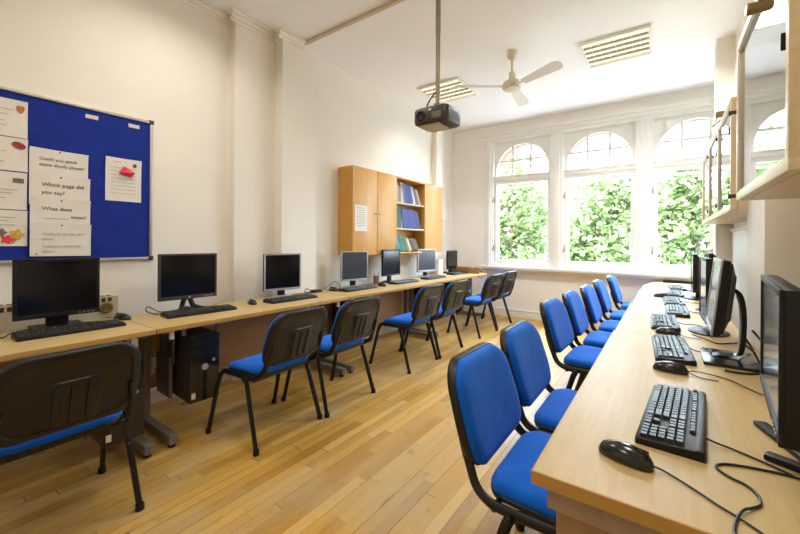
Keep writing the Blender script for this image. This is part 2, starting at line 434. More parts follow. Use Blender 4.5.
def sheet(name, y0, y1, z0, z1, x, label, cat, group, curl=.004, tilt=0):
    t = thing(name, label, cat, (x, (y0 + y1) / 2, z0), 0, group)
    nu, nv = 10, 8; vs = []
    for j in range(nv + 1):
        for i2 in range(nu + 1):
            u, v = i2 / nu, j / nv
            bow = curl * v ** 4 * (abs(u - .5) * 2) ** 1.5 * 2.0
            vs.append((x + bow + .0008 * math.sin(u * 5 + z0 * 9), y0 + (y1 - y0) * u, z0 + (z1 - z0) * v + tilt * (u - .5)))
    fs = [(j * (nu + 1) + i2, j * (nu + 1) + i2 + 1, (j + 1) * (nu + 1) + i2 + 1, (j + 1) * (nu + 1) + i2) for j in range(nv) for i2 in range(nu)]
    m = MB(); m.add(vs, fs); m.add([(a - .0006, b, c) for a, b, c in vs], [f[::-1] for f in fs])
    obj('page', m, M['paper'], t, True)
    return t
def bars(t, x, rows, name='print_lines', mat='inklight'):
    m = MB()
    for y0, y1, z, h in rows: m.box(x, x + .0008, y0, y1, z, z + h)
    return obj(name, m, M[mat], t, True)
G1 = 'small sheets at the left of the noticeboard'
a = sheet('paper_sheet', .225, .52, 1.858, 2.08, XP + .002, 'topmost small sheet on the blue board, with an orange crest in its corner', 'paper', G1)
bars(a, XP + .0055, [(.25, .40, 2.045, .006), (.25, .46, 2.015, .003), (.25, .44, 1.985, .003), (.25, .42, 1.945, .003), (.25, .43, 1.92, .003), (.25, .40, 1.895, .003)])
obj('picture', MB().prism([(.468, 2.035), (.475, 2.05), (.50, 2.05), (.508, 2.04), (.502, 2.015), (.488, 2.002), (.474, 2.015)], 'x', XP + .004, XP + .0062), M['orange'], a, True)
a = sheet('paper_sheet', .225, .521, 1.655, 1.853, XP + .003, 'small sheet with a dark red oval picture on the blue board', 'paper', G1)
bars(a, XP + .0065, [(.25, .40, 1.80, .008)], mat='ink'); bars(a, XP + .0065, [(.25, .43, 1.765, .003), (.25, .39, 1.735, .003), (.25, .42, 1.705, .003)])
obj('picture', MB().prism([(.482 + .03 * math.cos(k * PI / 10), 1.81 + .021 * math.sin(k * PI / 10) - .006 * math.cos(k * PI / 10)) for k in range(20)], 'x', XP + .004, XP + .0072), M['redcol'], a, True)
a = sheet('paper_sheet', .225, .519, 1.424, 1.648, XP + .0025, 'small sheet with a grey rectangular picture on the blue board', 'paper', G1)
bars(a, XP + .006, [(.25, .48, 1.54, .003), (.25, .46, 1.52, .003), (.25, .43, 1.49, .003), (.25, .40, 1.47, .003)])
obj('picture', MB().box(XP + .004, XP + .0068, .458, .505, 1.585, 1.612), M['greycol'], a, True)
a = sheet('paper_sheet', .225, .521, 1.205, 1.419, XP + .0028, 'lowest small sheet on the blue board, with pink and mustard pictures', 'paper', G1)
bars(a, XP + .006, [(.25, .47, 1.375, .003), (.25, .44, 1.355, .003), (.25, .47, 1.33, .003)])
for nm, cy, cz, r, mt in (('picture', .475, 1.275, .028, 'yellowcol'), ('picture', .435, 1.245, .024, 'pink'), ('picture', .41, 1.285, .022, 'greycol'), ('picture', .455, 1.245, .02, 'orange')):
    obj(nm, MB().prism([(cy + r * (1 + .25 * math.cos(k * 5 * PI / 8)) * math.cos(k * PI / 8), cz + r * (1 + .25 * math.cos(k * 5 * PI / 8)) * math.sin(k * PI / 8)) for k in range(16)], 'x', XP + .0045, XP + .007 + r * .02), M[mt], a, True)
G2 = 'large print question sheets on the noticeboard'
QS = [(1.60, 1.815, .527, .812, ['Could you speak', 'more slowly please?'], .027, 'question sheet reading Could you speak more slowly please', 1.745),
      (1.46, 1.655, .527, .822, ['Which page did', 'you say?'], .033, 'question sheet reading Which page did you say', 1.582),
      (1.30, 1.507, .530, .823, ['What does', '________ mean?'], .032, 'question sheet reading What does mean with a blank line', 1.430),
      (1.140, 1.348, .530, .826, ['Could you say that again', 'please?', 'Could you repeat that', 'please?'], .021, 'lowest question sheet, four faint lines of type', 1.275)]
for q, (z0, z1, y0, y1, lines, sz, lab, zt) in enumerate(QS):
    xx = XP + .003 + .0045 * q
    a = sheet('question_sheet', y0, y1, z0, z1, xx, lab, 'paper', G2, .006, -.004)
    zz = zt
    for n_, ln in enumerate(lines):
        text('lettering', ln, sz, (xx + .003, y0 + (.055 if q else .045), zz), a, M['ink'] if q < 3 else M['inklight'])
        zz -= sz * (1.35 if q == 0 else 1.5) * (1.45 if (q == 3 and n_ == 1) else 1)
    obj('pin', MB().lathe([(.004, 0), (.0045, .004), (.002, .007)], 10, Matrix.Translation((xx, (y0 + y1) / 2, z1 - .012)) @ Matrix.Rotation(PI / 2, 4, 'Y')), M['ink'], a, True)
obj('pin', MB().lathe([(.004, 0), (.0045, .004), (.002, .007)], 10, Matrix.Translation((xx, .56, 1.155)) @ Matrix.Rotation(PI / 2, 4, 'Y')), M['ink'], a, True)
a = sheet('paper_sheet', .908, 1.125, 1.523, 1.83, XP + .002, 'single printed sheet on the blue board under a pink folded note', 'paper', None, .004, .0)
bars(a, XP + .0045, [(.935, 1.0, 1.80, .004)] + [(.935, 1.09, 1.76 - k * .026, .0025) for k in range(8)])
obj('emblem', MB().box(XP + .003, XP + .0048, 1.072, 1.094, 1.775, 1.80), M['bluecol'], a, True)
n_ = MB().prism([(0, 0), (.075, -.02), (.095, .02), (.03, .055)], 'x', 0, .002)
n_.add([(.002, 0, 0), (.03, .02, .005), (.028, .09, .01), (.002, .075, -.02), (.012, .05, .045), (.004, .03, .055)], [(0, 1, 2, 3), (1, 4, 2), (0, 5, 4, 1), (5, 3, 2, 4)])
n_.v = [(v[0] + XP + .006, v[1] + .985, v[2] + 1.72) for v in n_.v]
tag(obj('folded_note', n_, M['pink'], ang=10), 'pink red folded paper note pinned on the single sheet', 'note')

# ------------------------------------------------------------------ desks, left row
XF, XK = -2.39, -2.965
def c_leg(y):
    m = MB().box(XK + .04, XF - .0, y - .025, y + .025, .02, .075, .006)
    m.box(-2.84, -2.78, y - .02, y + .02, .07, DT - .06, .005).box(XK + .08, XF - .1, y - .018, y + .018, DT - .065, DT - .028, .004)
    return m
def left_desk(y0, y1, label, i0=.06, i1=.06):
    t = thing('computer_desk', label, 'desk', ((XF + XK) / 2, (y0 + y1) / 2, 0), 0, 'beech desks along the left wall')
    obj('desk_top', MB().box(XK, XF - .004, y0 + .002, y1 - .002, DT - .028, DT, .002), M['beech'], t, True)
    obj('edge_band', MB().box(XF - .004, XF, y0 + .002, y1 - .002, DT - .028, DT, .0015), M['beechedge'], t, True)
    obj('modesty_panel', MB().box(-2.895, -2.877, y0 + .085, y1 - .085, .22, DT - .03, .002), M['panelwood'], t, True)
    for y in (y0 + i0, y1 - i1):
        l = obj('leg', c_leg(y), M['grey'], t, True)
        f = MB()
        for x in (XK + .07, XF - .03): f.lathe([(.02, 0), (.022, .006), (.012, .022)], 12, None, (x, y, 0))
        obj('foot', f, M['black'], l, True)
    for y in (y0 + .10, y1 - .10):
        obj('bracket', MB().box(XF - .06, XF - .035, y - .012, y + .012, DT - .085, DT - .028, .002), M['label'], t, True)
    return t
left_desk(-.70, .93, 'left wall desk nearest the viewer, under the blue noticeboard', .06, .032)
left_desk(.93, 2.54, 'left wall desk beneath the stepped chimney breast, second from the noticeboard', .10)
left_desk(2.54, 4.15, 'left wall desk below the closed doors of the beech wall cupboard')
left_desk(4.15, 5.82, 'left wall desk reaching the window end, with the wooden tray on it')

# ------------------------------------------------------------------ desks, right row
DX0, DX1 = -.245, .365
def right_desk(y0, y1, label, poly=None, x0=DX0, end=False):
    t = thing('computer_desk', label, 'desk', ((DX0 + DX1) / 2, (y0 + y1) / 2, 0), 0, 'beech desks along the right wall')
    p = poly or [(x0, y0 + .0015), (DX1, y0 + .0015), (DX1, y1 - .0015), (x0, y1 - .0015)]
    cx = sum(q[0] for q in p) / len(p); cy = sum(q[1] for q in p) / len(p)
    ins = [(q[0] + (.0035 if q[0] < cx else -.0035), q[1] + (.0035 if q[1] < cy else -.0035)) for q in p]
    obj('desk_top', MB().prism(ins, 'z', DT - .03, DT), M['beech'], t, True)
    e = MB(); n = len(p)
    vs = [(a, b, z) for z in (DT - .03, DT - .0012) for a, b in p] + [(a, b, z) for z in (DT - .03, DT) for a, b in ins]
    fs = []
    for k in range(n):
        k2 = (k + 1) % n
        fs += [(k, k2, n + k2, n + k), (n + k, n + k2, 3 * n + k2, 3 * n + k), (k, 2 * n + k, 2 * n + k2, k2), (2 * n + k, 3 * n + k, 3 * n + k2, 2 * n + k2)]
    e.add(vs, fs); obj('edge_band', e, M['beechedge'], t, True, 20)
    xs = max(q[0] for q in p if True) if False else x0
    for ya in (y0 + .022, y1 - .04):
        obj('apron', MB().box(xs + .03 + (.12 if poly else 0), DX1 - .03, ya, ya + .018, DT - .085, DT - .03, .002), M['greywood'], t, True)
    for yy in (y0 + .045, y1 - .063):
        obj('leg', MB().box(xs + .045 + (.12 if poly else 0), -.062 if yy < 1 else DX1 - .03, yy, yy + .018, .0, DT - .03, .002), M['panelwood'], t, True)
    obj('modesty_panel', MB().box(DX1 - .05, DX1 - .035, y0 + .065, y1 - .065, .3, DT - .03, .002), M['greywood'], t, True)
    return t
right_desk(.86, 2.53, 'right wall desk in the foreground, under the nearest keyboard and mouse')
right_desk(2.53, 3.79, 'right wall desk beyond the first seam, second from the viewer', None, -.238)
right_desk(3.79, 4.96, 'right wall desk between the second seam and the chamfered one', None, -.225)
right_desk(4.96, 6.08, 'right wall desk at the window end with a chamfered corner', [(-.215, 4.9615), (DX1, 4.9615), (DX1, 6.0785), (-.11, 6.0785), (-.215, 5.45)], -.215)
pd = thing('drawer_unit', 'taupe pedestal drawer unit under the foreground desk end', 'drawer unit', (.13, 1.15, 0))
obj('carcass', MB().box(-.055, .30, .945, 1.45, .02, .64, .003), M['greywood'], pd, True)
for z0, z1 in ((.43, .635), (.23, .425), (.03, .225)):
    d = obj('drawer', MB().box(-.05, .295, .926, .945, z0, z1, .003), M['greywood'], pd, True)
    obj('handle', MB().box(0, .22, .918, .928, z1 - .05, z1 - .03, .003), M['black'], d, True)

# ------------------------------------------------------------------ chairs
def rrect(hw_top, hw_mid, hw_bot, z0, z1, rt, rb, n=12):
    """rounded trapezoid outline in (y, z), counter-clockwise"""
    h = z1 - z0; pts = []
    def hw(z):
        f = (z - z0) / h
        return hw_mid + (hw_top - hw_mid) * max(0, (f - .35) / .65) ** 1.3 - (hw_mid - hw_bot) * max(0, (.35 - f) / .35) ** 1.5
    for k in range(n + 1):
        a = -PI / 2 + (PI / 2) * k / n
        z = z0 + rb + rb * math.sin(a); pts.append((hw(z) - rb + rb * math.cos(a), z))
    for k in range(1, 6):
        z = z0 + rb + (h - rb - rt) * k / 6; pts.append((hw(z), z))
    for k in range(n + 1):
        a = (PI / 2) * k / n
        z = z1 - rt + rt * math.sin(a); pts.append((hw(z) - rt + rt * math.cos(a), z))
    return pts + [(-y, z) for y, z in pts[::-1]]
BZ0, BZ1 = .49, .822
def back_x(y, z):                       # plane of the backrest: leans back, slightly hollow
    return -.025 - .30 * (z - BZ0) + .35 * y * y - .02 * (z - BZ0) * 0
def back_ring(out, off, sc=1.0, shrink=0):
    cz = (BZ0 + BZ1) / 2; r = []
    for y, z in out:
        y2 = y * sc; z2 = cz + (z - cz) * sc
        r.append(Vector((back_x(y2, z2) + off, y2, z2)))
    return r
def make_chair(label, group):
    t = thing('stacking_chair', label, 'chair', (0, 0, 0), 0, group)
    out = rrect(.222, .238, .214, BZ0, BZ1, .098, .05)
    # upholstered front
    m = MB(); m.loft([back_ring(out, .004, .93), back_ring(out, .014, .978), back_ring(out, .028, .975), back_ring(out, .037, .955), back_ring(out, .044, .91), back_ring(out, .049, .78), back_ring(out, .051, .5), back_ring(out, .052, .12)])
    obj('backrest', m, M['blue'], t, ang=80)
    # moulded shell with a recessed panel
    m = MB(); m.loft([back_ring(out, .006, .96), back_ring(out, .015, .978), back_ring(out, .016, .992), back_ring(out, .011, 1.0), back_ring(out, -.006, 1.005), back_ring(out, -.016, .985), back_ring(out, -.020, .95), back_ring(out, -.020, .86), back_ring(out, -.013, .84), back_ring(out, -.012, .5), back_ring(out, -.012, .1)])
    sh = obj('back_shell', m, M['shell'], t, ang=50)
    g = MB()
    def patch(y0, y1, z0, z1, off):
        n = 6; vs = []
        for k in range(n + 1):
            y = y0 + (y1 - y0) * k / n
            for z, o2 in ((z0, 0), (z0 + .006, off), (z1 - .006, off), (z1, 0)):
                vs.append((back_x(y, z) - .012 - (0 if k in (0, n) else o2), y, z))
        fs = [(k * 4 + j, k * 4 + j + 1, k * 4 + j + 5, k * 4 + j + 4) for k in range(n) for j in range(3)]
        g.add(vs, fs)
    patch(-.095, .095, .515, .705, .007)
    for y in (-.066, -.013, .040): patch(y, y + .026, .52, .685, .013)
    obj('grip_panel', g, M['shell'], sh)
    # seat cushion and pan
    def seat_ring(sc, z, wave=0):
        r = []; n = 10; x0, x1, hw = .03, .395, .222
        base = []
        for cx, cy, a0 in ((x1 - .09, hw - .09, 0), (x0 + .07, hw - .09, PI / 2), (x0 + .07, -hw + .09, PI), (x1 - .09, -hw + .09, 3 * PI / 2)):
            for k in range(n + 1):
                a = a0 + PI / 2 * k / n
                base.append((cx + (.09 if cx > .1 else .07) * math.cos(a), cy + .09 * math.sin(a)))
        mx = (x0 + x1) / 2
        for x, y in base:
            xx = mx + (x - mx) * sc; yy = y * sc
            zz = z - .035 * max(0, (xx - .24) / .14) ** 2 + .10 * yy * yy - .012 * max(0, (.12 - xx) / .15)
            r.append(Vector((xx, yy, zz)))
        return r
    m = MB(); m.loft([seat_ring(.96, .432), seat_ring(1.0, .445), seat_ring(1.0, .458), seat_ring(.965, .472), seat_ring(.88, .479), seat_ring(.55, .481), seat_ring(.1, .480)])
    obj('seat', m, M['blue'], t, ang=80)
    m = MB(); m.loft([seat_ring(.985, .446), seat_ring(1.008, .440), seat_ring(.985, .424), seat_ring(.9, .416), seat_ring(.2, .416)])
    obj('seat_pan', m, M['shell'], t, ang=50)
    for s in (-1, 1):
        y = s * .243
        pts = [(.475, s * .262, .012), (.395, s * .25, .33), (.375, y, .392), (.345, y, .418), (.30, y, .424), (.10, y * .98, .420), (.045, y * .96, .428), (.005, y * .92, .452), (-.02, y * .88, .50), (-.043, y * .86, .56), (-.065, y * .82, .63)]
        pts = [pts[0]] + smooth(pts[1:], 5)
        f = obj('side_frame', MB().tube(pts, .0142, 10, True, .85, 1.2), M['tube'], t)
        obj('foot_cap', MB().lathe([(.017, 0), (.019, .005), (.0175, .03)], 12, None, (.476, s * .262, 0)), M['black'], f)
        l = obj('rear_leg', MB().tube([(.13, y * .99, .415), (.115, y * 1.0, .385), (.0, s * .262, .012)], .0145, 10, True, .85, 1.2), M['tube'], t)
        obj('foot_cap', MB().lathe([(.017, 0), (.019, .005), (.0175, .03)], 12, None, (.0, s * .262, 0)), M['black'], l)
        b = MB().lathe([(.010, -.008), (.014, -.004), (.014, .004), (.008, .010)], 10, Matrix.Translation((.125, y + s * .012, .408)) @ Matrix.Rotation(PI / 2, 4, 'X'))
        obj('bolt', b, M['tube'], t)
    m = MB().tube([(.31, -.24, .408), (.31, .24, .408)], .010).tube([(.07, -.235, .405), (.07, .235, .405)], .010)
    obj('cross_bar', m, M['tube'], t)
    return t
GL, GR = 'chairs at the left wall desks', 'chairs at the right wall desks'
chair0 = make_chair('black backed blue chair nearest the viewer, below the noticeboard', GL)
LCH = [(-1.965, .44, 1, None), (-1.945, 1.535, 4, 'black backed blue chair standing alone in front of the hanging tower computer'),
       (-1.945, 2.105, 1, 'black backed blue chair just behind the one by the tower computer'),
       (-1.96, 3.17, 0, 'black backed blue chair standing before the monitor with the dark thick frame'),
       (-1.95, 3.74, 0, 'fourth chair from the tower computer, close behind another before the cupboard shelves'),
       (-1.93, 4.77, -3, 'black backed chair second from the windows in the left row'),
       (-1.94, 5.40, -2, 'black backed chair at the window end of the left row')]
for k, (x, y, a, lab) in enumerate(LCH):
    if k == 0: chair0.location = (x, y, 0); chair0.rotation_euler = (0, 0, PI + math.radians(a))
    else: dup(chair0, (x, y, 0), PI + math.radians(a), lab)
RCH = [(-.505, 1.36, 0, 'large blue upholstered chair in the foreground at the right desk corner'),
       (-.515, 1.90, 0, 'blue chair directly behind the foreground one at the right desks'),
       (-.585, 2.87, -2, 'blue chair after the gap, third from the right desk corner'),
       (-.565, 3.45, 0, 'blue chair fourth from the right desk corner'),
       (-.53, 4.04, 0, 'blue chair fifth from the right desk corner'),
       (-.515, 4.72, 0, 'blue chair sixth from the right desk corner, second from the windows'),
       (-.475, 5.52, 0, 'blue chair furthest along the right desks, nearest the windows')]
for x, y, a, lab in RCH: dup(chair0, (x, y, 0), math.radians(a), lab, GR)

# ------------------------------------------------------------------ keyboards, mice
def make_keyboard(label, group):
    t = thing('keyboard', label, 'keyboard', (0, 0, 0), 0, group)
    m = MB()
    prof = lambda x: [(x, -.078, 0), (x, -.078, .012), (x, -.072, .016), (x, .045, .023), (x, .052, .0265), (x, .062, .025), (x, .066, .017), (x, .066, 0)]
    rings = []
    for x, s in ((-.237, .9), (-.232, 1), (.223, 1), (.228, .9)):
        rings.append([Vector((x, y * (1 if s == 1 else .96), z * s)) for _, y, z in prof(x)])
    m.loft(rings); obj('keyboard_case', m, M['black'], t, ang=40)
    kb = MB(); u = .0197
    def zk(y): return .0165 + (y + .072) * .008 / .122
    def key(x, y, w, d=1.0):
        hx, hy = w * u / 2 - .0012, d * u / 2 - .0012; z = zk(y); tx, ty = hx - .0022, hy - .0025
        kb.add([(x - hx, y - hy, z), (x + hx, y - hy, z), (x + hx, y + hy, z), (x - hx, y + hy, z),
                (x - tx, y - ty, z + .0075), (x + tx, y - ty, z + .0075), (x + tx, y + ty + .001, z + .008), (x - tx, y + ty + .001, z + .008)],
               [(4, 5, 6, 7), (0, 1, 5, 4), (1, 2, 6, 5), (2, 3, 7, 6), (3, 0, 4, 7)])
    X0 = -.2285
    rows = [[1.25, 1.25, 1.25, 6, 1.25, 1.25, 1.25, 1.5], [2.25] + [1] * 10 + [2.75], [1.75] + [1] * 11 + [2.25], [1.5] + [1] * 12 + [1.5], [1] * 13 + [2]]
    for r, ws in enumerate(rows):
        x = X0; y = -.060 + r * .0185
        for wd in ws: key(x + wd * u / 2, y, wd); x += wd * u
    yF = -.060 + 5.3 * .0185
    for x0 in [0] + [2 + i for i in range(4)] + [6.5 + i for i in range(4)] + [11 + i for i in range(4)]: key(X0 + (x0 + .5) * u, yF, 1, .8)
    XN = X0 + 15.3 * u
    for r in range(6):
        for c in range(3):
            if r == 2 or (r == 1 and c != 1): continue
            key(XN + (c + .5) * u, -.060 + r * .0185 if r < 5 else yF, 1, 1 if r < 5 else .8)
    XNP = X0 + 18.6 * u
    for r in range(5):
        for c in range(4): key(XNP + (c + .5) * u, -.060 + r * .0185, 1)
    obj('key_caps', kb, M['keys'], t, ang=20)
    obj('cable', MB().tube(smooth([(-.05, .066, .012), (-.04, .10, .004), (-.06, .15, .003), (-.03, .19, .003)], 5), .0022, 6), M['cablem'], t)
    return t
GK = 'black keyboards'
kb0 = make_keyboard('black keyboard on the left desks below the noticeboard monitor', GK)
LKB = [(-2.715, .635, 0, None), (-2.70, 1.335, -4, 'black keyboard before the wide monitor on V shaped feet'),
       (-2.665, 2.10, -3, 'black keyboard before the monitor at the stepped chimney breast'),
       (-2.68, 2.99, -1, 'black keyboard before the grey framed monitor at the cupboard near end'),
       (-2.67, 3.83, -2, 'black keyboard before the monitor with the dark thick frame'),
       (-2.66, 4.55, -2, 'black keyboard before the pale framed monitor under the bookshelf'),
       (-2.72, 5.42, -3, 'black keyboard before the last monitor on the left desks')]
for k, (x, y, a, lab) in enumerate(LKB):
    if k == 0: kb0.location = (x, y, DT); kb0.rotation_euler = (0, 0, PI / 2 + math.radians(a))
    else: dup(kb0, (x, y, DT), PI / 2 + math.radians(a), lab)
RKB = [(.032, 1.36, -4, 'large black keyboard in the foreground on the right desk', True), (.035, 2.215, 3, 'black keyboard beside the tilted monitor on a curved arm', True),
       (.005, 2.93, 2, 'black keyboard just past the first seam of the right desks', True), (.08, 3.47, 0, 'black keyboard fourth along the right desks', True),
       (.07, 4.02, 2, 'black keyboard fifth along the right desks', True), (.09, 4.65, 0, 'black keyboard sixth along the right desks', True), (.115, 5.28, 3, 'black keyboard furthest along the right desks', True)]
rkbs = []
for x, y, a, lab, _ in RKB: rkbs.append(dup(kb0, (x, y, DT), -PI / 2 + math.radians(a), lab))
# foreground keyboard has a long cable of its own
for ch in list(rkbs[0].children):
    if ch.name.startswith('cable'): bpy.data.objects.remove(ch)
cb = MB().tube(smooth([(.084, 1.247, .744), (.108, 1.244, .738), (.15, 1.235, .7335), (.22, 1.19, .7335), (.30, 1.12, .7335), (.35, 1.1, .7335)], 6), .0026, 8)
obj('cable', cb, M['cablem'], rkbs[0]).matrix_parent_inverse = (Matrix.Translation((RKB[0][0], RKB[0][1], DT)) @ Matrix.Rotation(-PI / 2 + math.radians(RKB[0][2]), 4, 'Z')).inverted()

def make_mouse(label, group):
    t = thing('mouse', label, 'mouse', (0, 0, 0), 0, group)
    m = MB(); rings = []
    n = 14
    for k in range(n + 1):
        u = k / n; y = -.058 + .116 * u
        wd = .031 * (math.sin(PI * min(1, max(.0, .06 + u * .88))) ** .45); hh = .037 * (math.sin(PI * (.08 + .80 * u ** 1.0)) ** .6)
        if k == 0: wd *= .5; hh *= .5
        if k == n: wd *= .75; hh *= .7
        r = [Vector((wd * math.cos(a) * (1 if math.sin(a) > 0 else .96), y, max(.001, .004 + hh * math.sin(a)) if math.sin(a) > -.01 else .001)) for a in [2 * PI * j / 16 for j in range(16)]]
        rings.append(r)
    m.loft(rings); obj('mouse_body', m, M['blackgloss'], t, ang=60)
    obj('scroll_wheel', MB().lathe([(.006, -.0035), (.0075, 0), (.006, .0035)], 14, Matrix.Translation((0, .032, .031)) @ Matrix.Rotation(PI / 2, 4, 'Y')), M['darkgrey'], t)
    obj('button_seam', MB().box(-.0006, .0006, .012, .05, .020, .0415), M['darkgrey'], t)
    obj('cable', MB().tube(smooth([(0, .055, .012), (.0, .075, .004), (.015, .11, .003), (.01, .15, .003)], 5), .0019, 6), M['cablem'], t)
    return t
GM = 'black mice'
ms0 = make_mouse('black mouse tucked beside the beige heater on the left desks', GM)
ms0.location = (-2.86, .915, DT); ms0.rotation_euler = (0, 0, PI / 2 + .4)
dup(ms0, (-2.73, 1.76, DT), PI / 2 - .2, 'black mouse standing alone between the second and third left keyboards')
dup(ms0, (-2.80, 2.74, DT), PI / 2 + .1, 'black mouse beside the grey framed monitor at the chimney breast end')
dup(ms0, (-2.65, 3.36, DT), PI / 2, 'black mouse by the brown pen pot on the left desks')
dup(ms0, (.02, 1.855, DT), -PI / 2 - .15, 'black mouse at the near end of the second right keyboard')
dup(ms0, (.015, 2.60, DT), -PI / 2 - .2, 'black mouse against the keyboard past the first desk seam')
dup(ms0, (-.03, 4.36, DT), -PI / 2, 'small black mouse far along the right desks')
m1 = dup(ms0, (-.075, 1.035, DT), -PI / 2 - .28, 'large black mouse at the foreground corner of the right desk')
for ch in list(m1.children):
    if ch.name.startswith('cable'): bpy.data.objects.remove(ch)
cb = MB().tube(smooth([(-.02, 1.02, .742), (.0, 1.028, .7345), (.03, 1.01, .733), (.062, .983, .733), (.09, .957, .733), (.117, .937, .733), (.15, .905, .733), (.17, .875, .7335), (.178, .853, .728), (.18, .845, .68), (.18, .842, .45)], 6), .0022, 8)
obj('cable', cb, M['cablem'], m1).matrix_parent_inverse = (Matrix.Translation((-.075, 1.035, DT)) @ Matrix.Rotation(-PI / 2 - .28, 4, 'Z')).inverted()
cb = MB().tube(smooth([(.36, 1.13, .7335), (.30, 1.155, .7335), (.244, 1.174, .733), (.18, 1.168, .733), (.125, 1.152, .733), (.104, 1.135, .733), (.10, 1.115, .733), (.118, 1.09, .733), (.143, 1.075, .733), (.158, 1.045, .733), (.156, 1.01, .733), (.14, .985, .734), (.125, .962, .7375), (.112, .93, .7335), (.104, .887, .733), (.105, .853, .729), (.106, .845, .66), (.106, .842, .4)], 6), .0028, 8)
tag(obj('looped_cable', cb, M['cablem']), 'loose black cable looping over the foreground desk corner', 'cable')

# ------------------------------------------------------------------ monitors
def monitor(label, w, h, zb, loc, rz, bez=.017, casem='black', bezm='black', scrm='screen', stand='plate', tilt=0, chin=None, depth=.05, emblem=False, grp='computer monitors'):
    t = thing('monitor', label, 'monitor', loc, rz, grp)
    chin = chin or bez
    T = Matrix.Translation((0, 0, zb)) @ Matrix.Rotation(math.radians(tilt), 4, 'X')
    def tr(mb): mb.v = [tuple(T @ Vector(v)) for v in mb.v]; return mb
    m = MB()
    m.box(-w / 2, w / 2, -.004, .022, 0, h, .005)
    def rr(sx, sz, y, dz=0): return [Vector((a * w / 2 * sx, y, h / 2 + dz + b * h / 2 * sz)) for a, b in ((-1, -.92), (-.94, -1), (.94, -1), (1, -.92), (1, .92), (.94, 1), (-.94, 1), (-1, .92))]
    m.loft([rr(.97, .96, .018), rr(.94, .92, .03), rr(.72, .66, depth), rr(.68, .6, depth + .006)])
    cs = obj('housing', tr(m), M[casem], t, ang=30)
    vt = MB()
    for k in range(9): vt.box(-w * .30, w * .30, depth + .004, depth + .0085, h * .24 + k * h * .06, h * .24 + k * h * .06 + h * .025)
    obj('vent', tr(vt), M['darkgrey'], cs)
    b = MB(); y0, y1 = -.010, -.003
    b.box(-w / 2, w / 2, y0, y1, 0, chin, .002).box(-w / 2, w / 2, y0, y1, h - bez, h, .002).box(-w / 2, -w / 2 + bez, y0, y1, chin, h - bez, .002).box(w / 2 - bez, w / 2, y0, y1, chin, h - bez, .002)
    obj('bezel', tr(b), M[bezm], t)
    obj('screen', tr(MB().box(-w / 2 + bez - .001, w / 2 - bez + .001, -.0065, -.0035, chin - .001, h - bez + .001)), M[scrm], t)
    bt = MB()
    for k in range(4): bt.box(w / 2 - .10 + k * .02, w / 2 - .09 + k * .02, -.0115, -.009, chin * .4, chin * .55)
    obj('button', tr(bt), M['darkgrey' if bezm == 'silver' else 'silver'], t)
    if emblem:
        obj('emblem', tr(MB().lathe([(.008, 0), (.008, .0015)], 18, Matrix.Translation((0, -.0102, chin * .5)) @ Matrix.Rotation(PI / 2, 4, 'X'))), M['silver'], t)
    if stand == 'plate':
        obj('neck', MB().box(-.05, .05, .02, .055, .015, zb + .08, .008), M[casem], t)
        obj('base', MB().box(-.115, .115, -.07, .12, 0, .016, .006), M['black'], t)
    elif stand == 'oval':
        obj('neck', MB().box(-.032, .032, .02, .05, .012, zb + .1, .006), M['black'], t)
        m = MB(); m.loft([[Vector((.12 * s * math.cos(a), .02 + .095 * s * math.sin(a), z)) for a in [2 * PI * j / 28 for j in range(28)]] for s, z in ((1, 0), (1, .007), (.9, .014), (.3, .017))])
        obj('base', m, M['silver' if bezm == 'silver' else 'black'], t, ang=50)
    elif stand == 'vfeet':
        for s in (-1, 1):
            pts = [(s * .012, .03, zb + .02), (s * .03, .03, zb - .03), (s * .045, .015, .02), (s * .10, -.075, .008)]
            obj('foot', MB().tube(smooth(pts, 5), [.018] * 11 + [.016, .014, .012, .010, .008], 8), M['black'], t)
        obj('neck', MB().box(-.045, .045, .022, .05, zb - .01, zb + .12, .008).box(-.03, .03, .02, .11, 0, .014, .006), M['black'], t)
    elif stand == 'arm':
        p = [(0, .045, zb + .17), (0, .07, zb + .18), (0, .100, zb + .15), (0, .112, zb + .05), (0, .105, .05), (0, .08, .022), (0, .02, .016)]
        pp = smooth(p, 6)
        m = MB(); m.loft([[Vector((-.03, q.y - .008, q.z)), Vector((.03, q.y - .008, q.z)), Vector((.034, q.y + .008, q.z + .006)), Vector((-.034, q.y + .008, q.z + .006))] for q in pp])
        obj('neck', m, M['black'], t, ang=40)
        m = MB(); m.loft([[Vector((-.022, q.y - .0115, q.z)), Vector((.022, q.y - .0115, q.z)), Vector((.022, q.y - .008, q.z)), Vector((-.022, q.y - .008, q.z))] for q in pp[12:]])
        obj('neck_cover', m, M['silver'], t, ang=40)
        obj('base', MB().box(-.125, .155, -.03, .155, 0, .014, .005), M['blackgloss'], t)
    return t
LM = PI / 2; RM = -PI / 2
d2 = math.radians
monitor('black monitor in front of the blue noticeboard, beside the heater', .378, .338, .068, (-2.88, .607, DT), LM + d2(-2), .017, stand='plate', chin=.026)
monitor('black monitor with a small round emblem, on V shaped feet', .40, .334, .083, (-2.88, 1.335, DT), LM + d2(-4), .014, 'black', 'darkgrey', stand='vfeet', chin=.026, emblem=True)
monitor('square monitor with a thin silver frame beside the chimney breast', .355, .335, .065, (-2.85, 2.145, DT), LM + d2(-12), .014, 'black', 'silver', 'screen', 'oval', chin=.02)
monitor('grey framed monitor under the near end of the wall cupboard', .36, .33, .075, (-2.84, 3.10, DT), LM + d2(-13), .013, 'silver', 'silver', 'screenreflect', 'oval', chin=.02)
monitor('monitor with a dark thick frame under the cupboard doors', .36, .33, .085, (-2.83, 3.78, DT), LM + d2(0), .018, 'black', 'black', 'screen', 'oval', depth=.06)
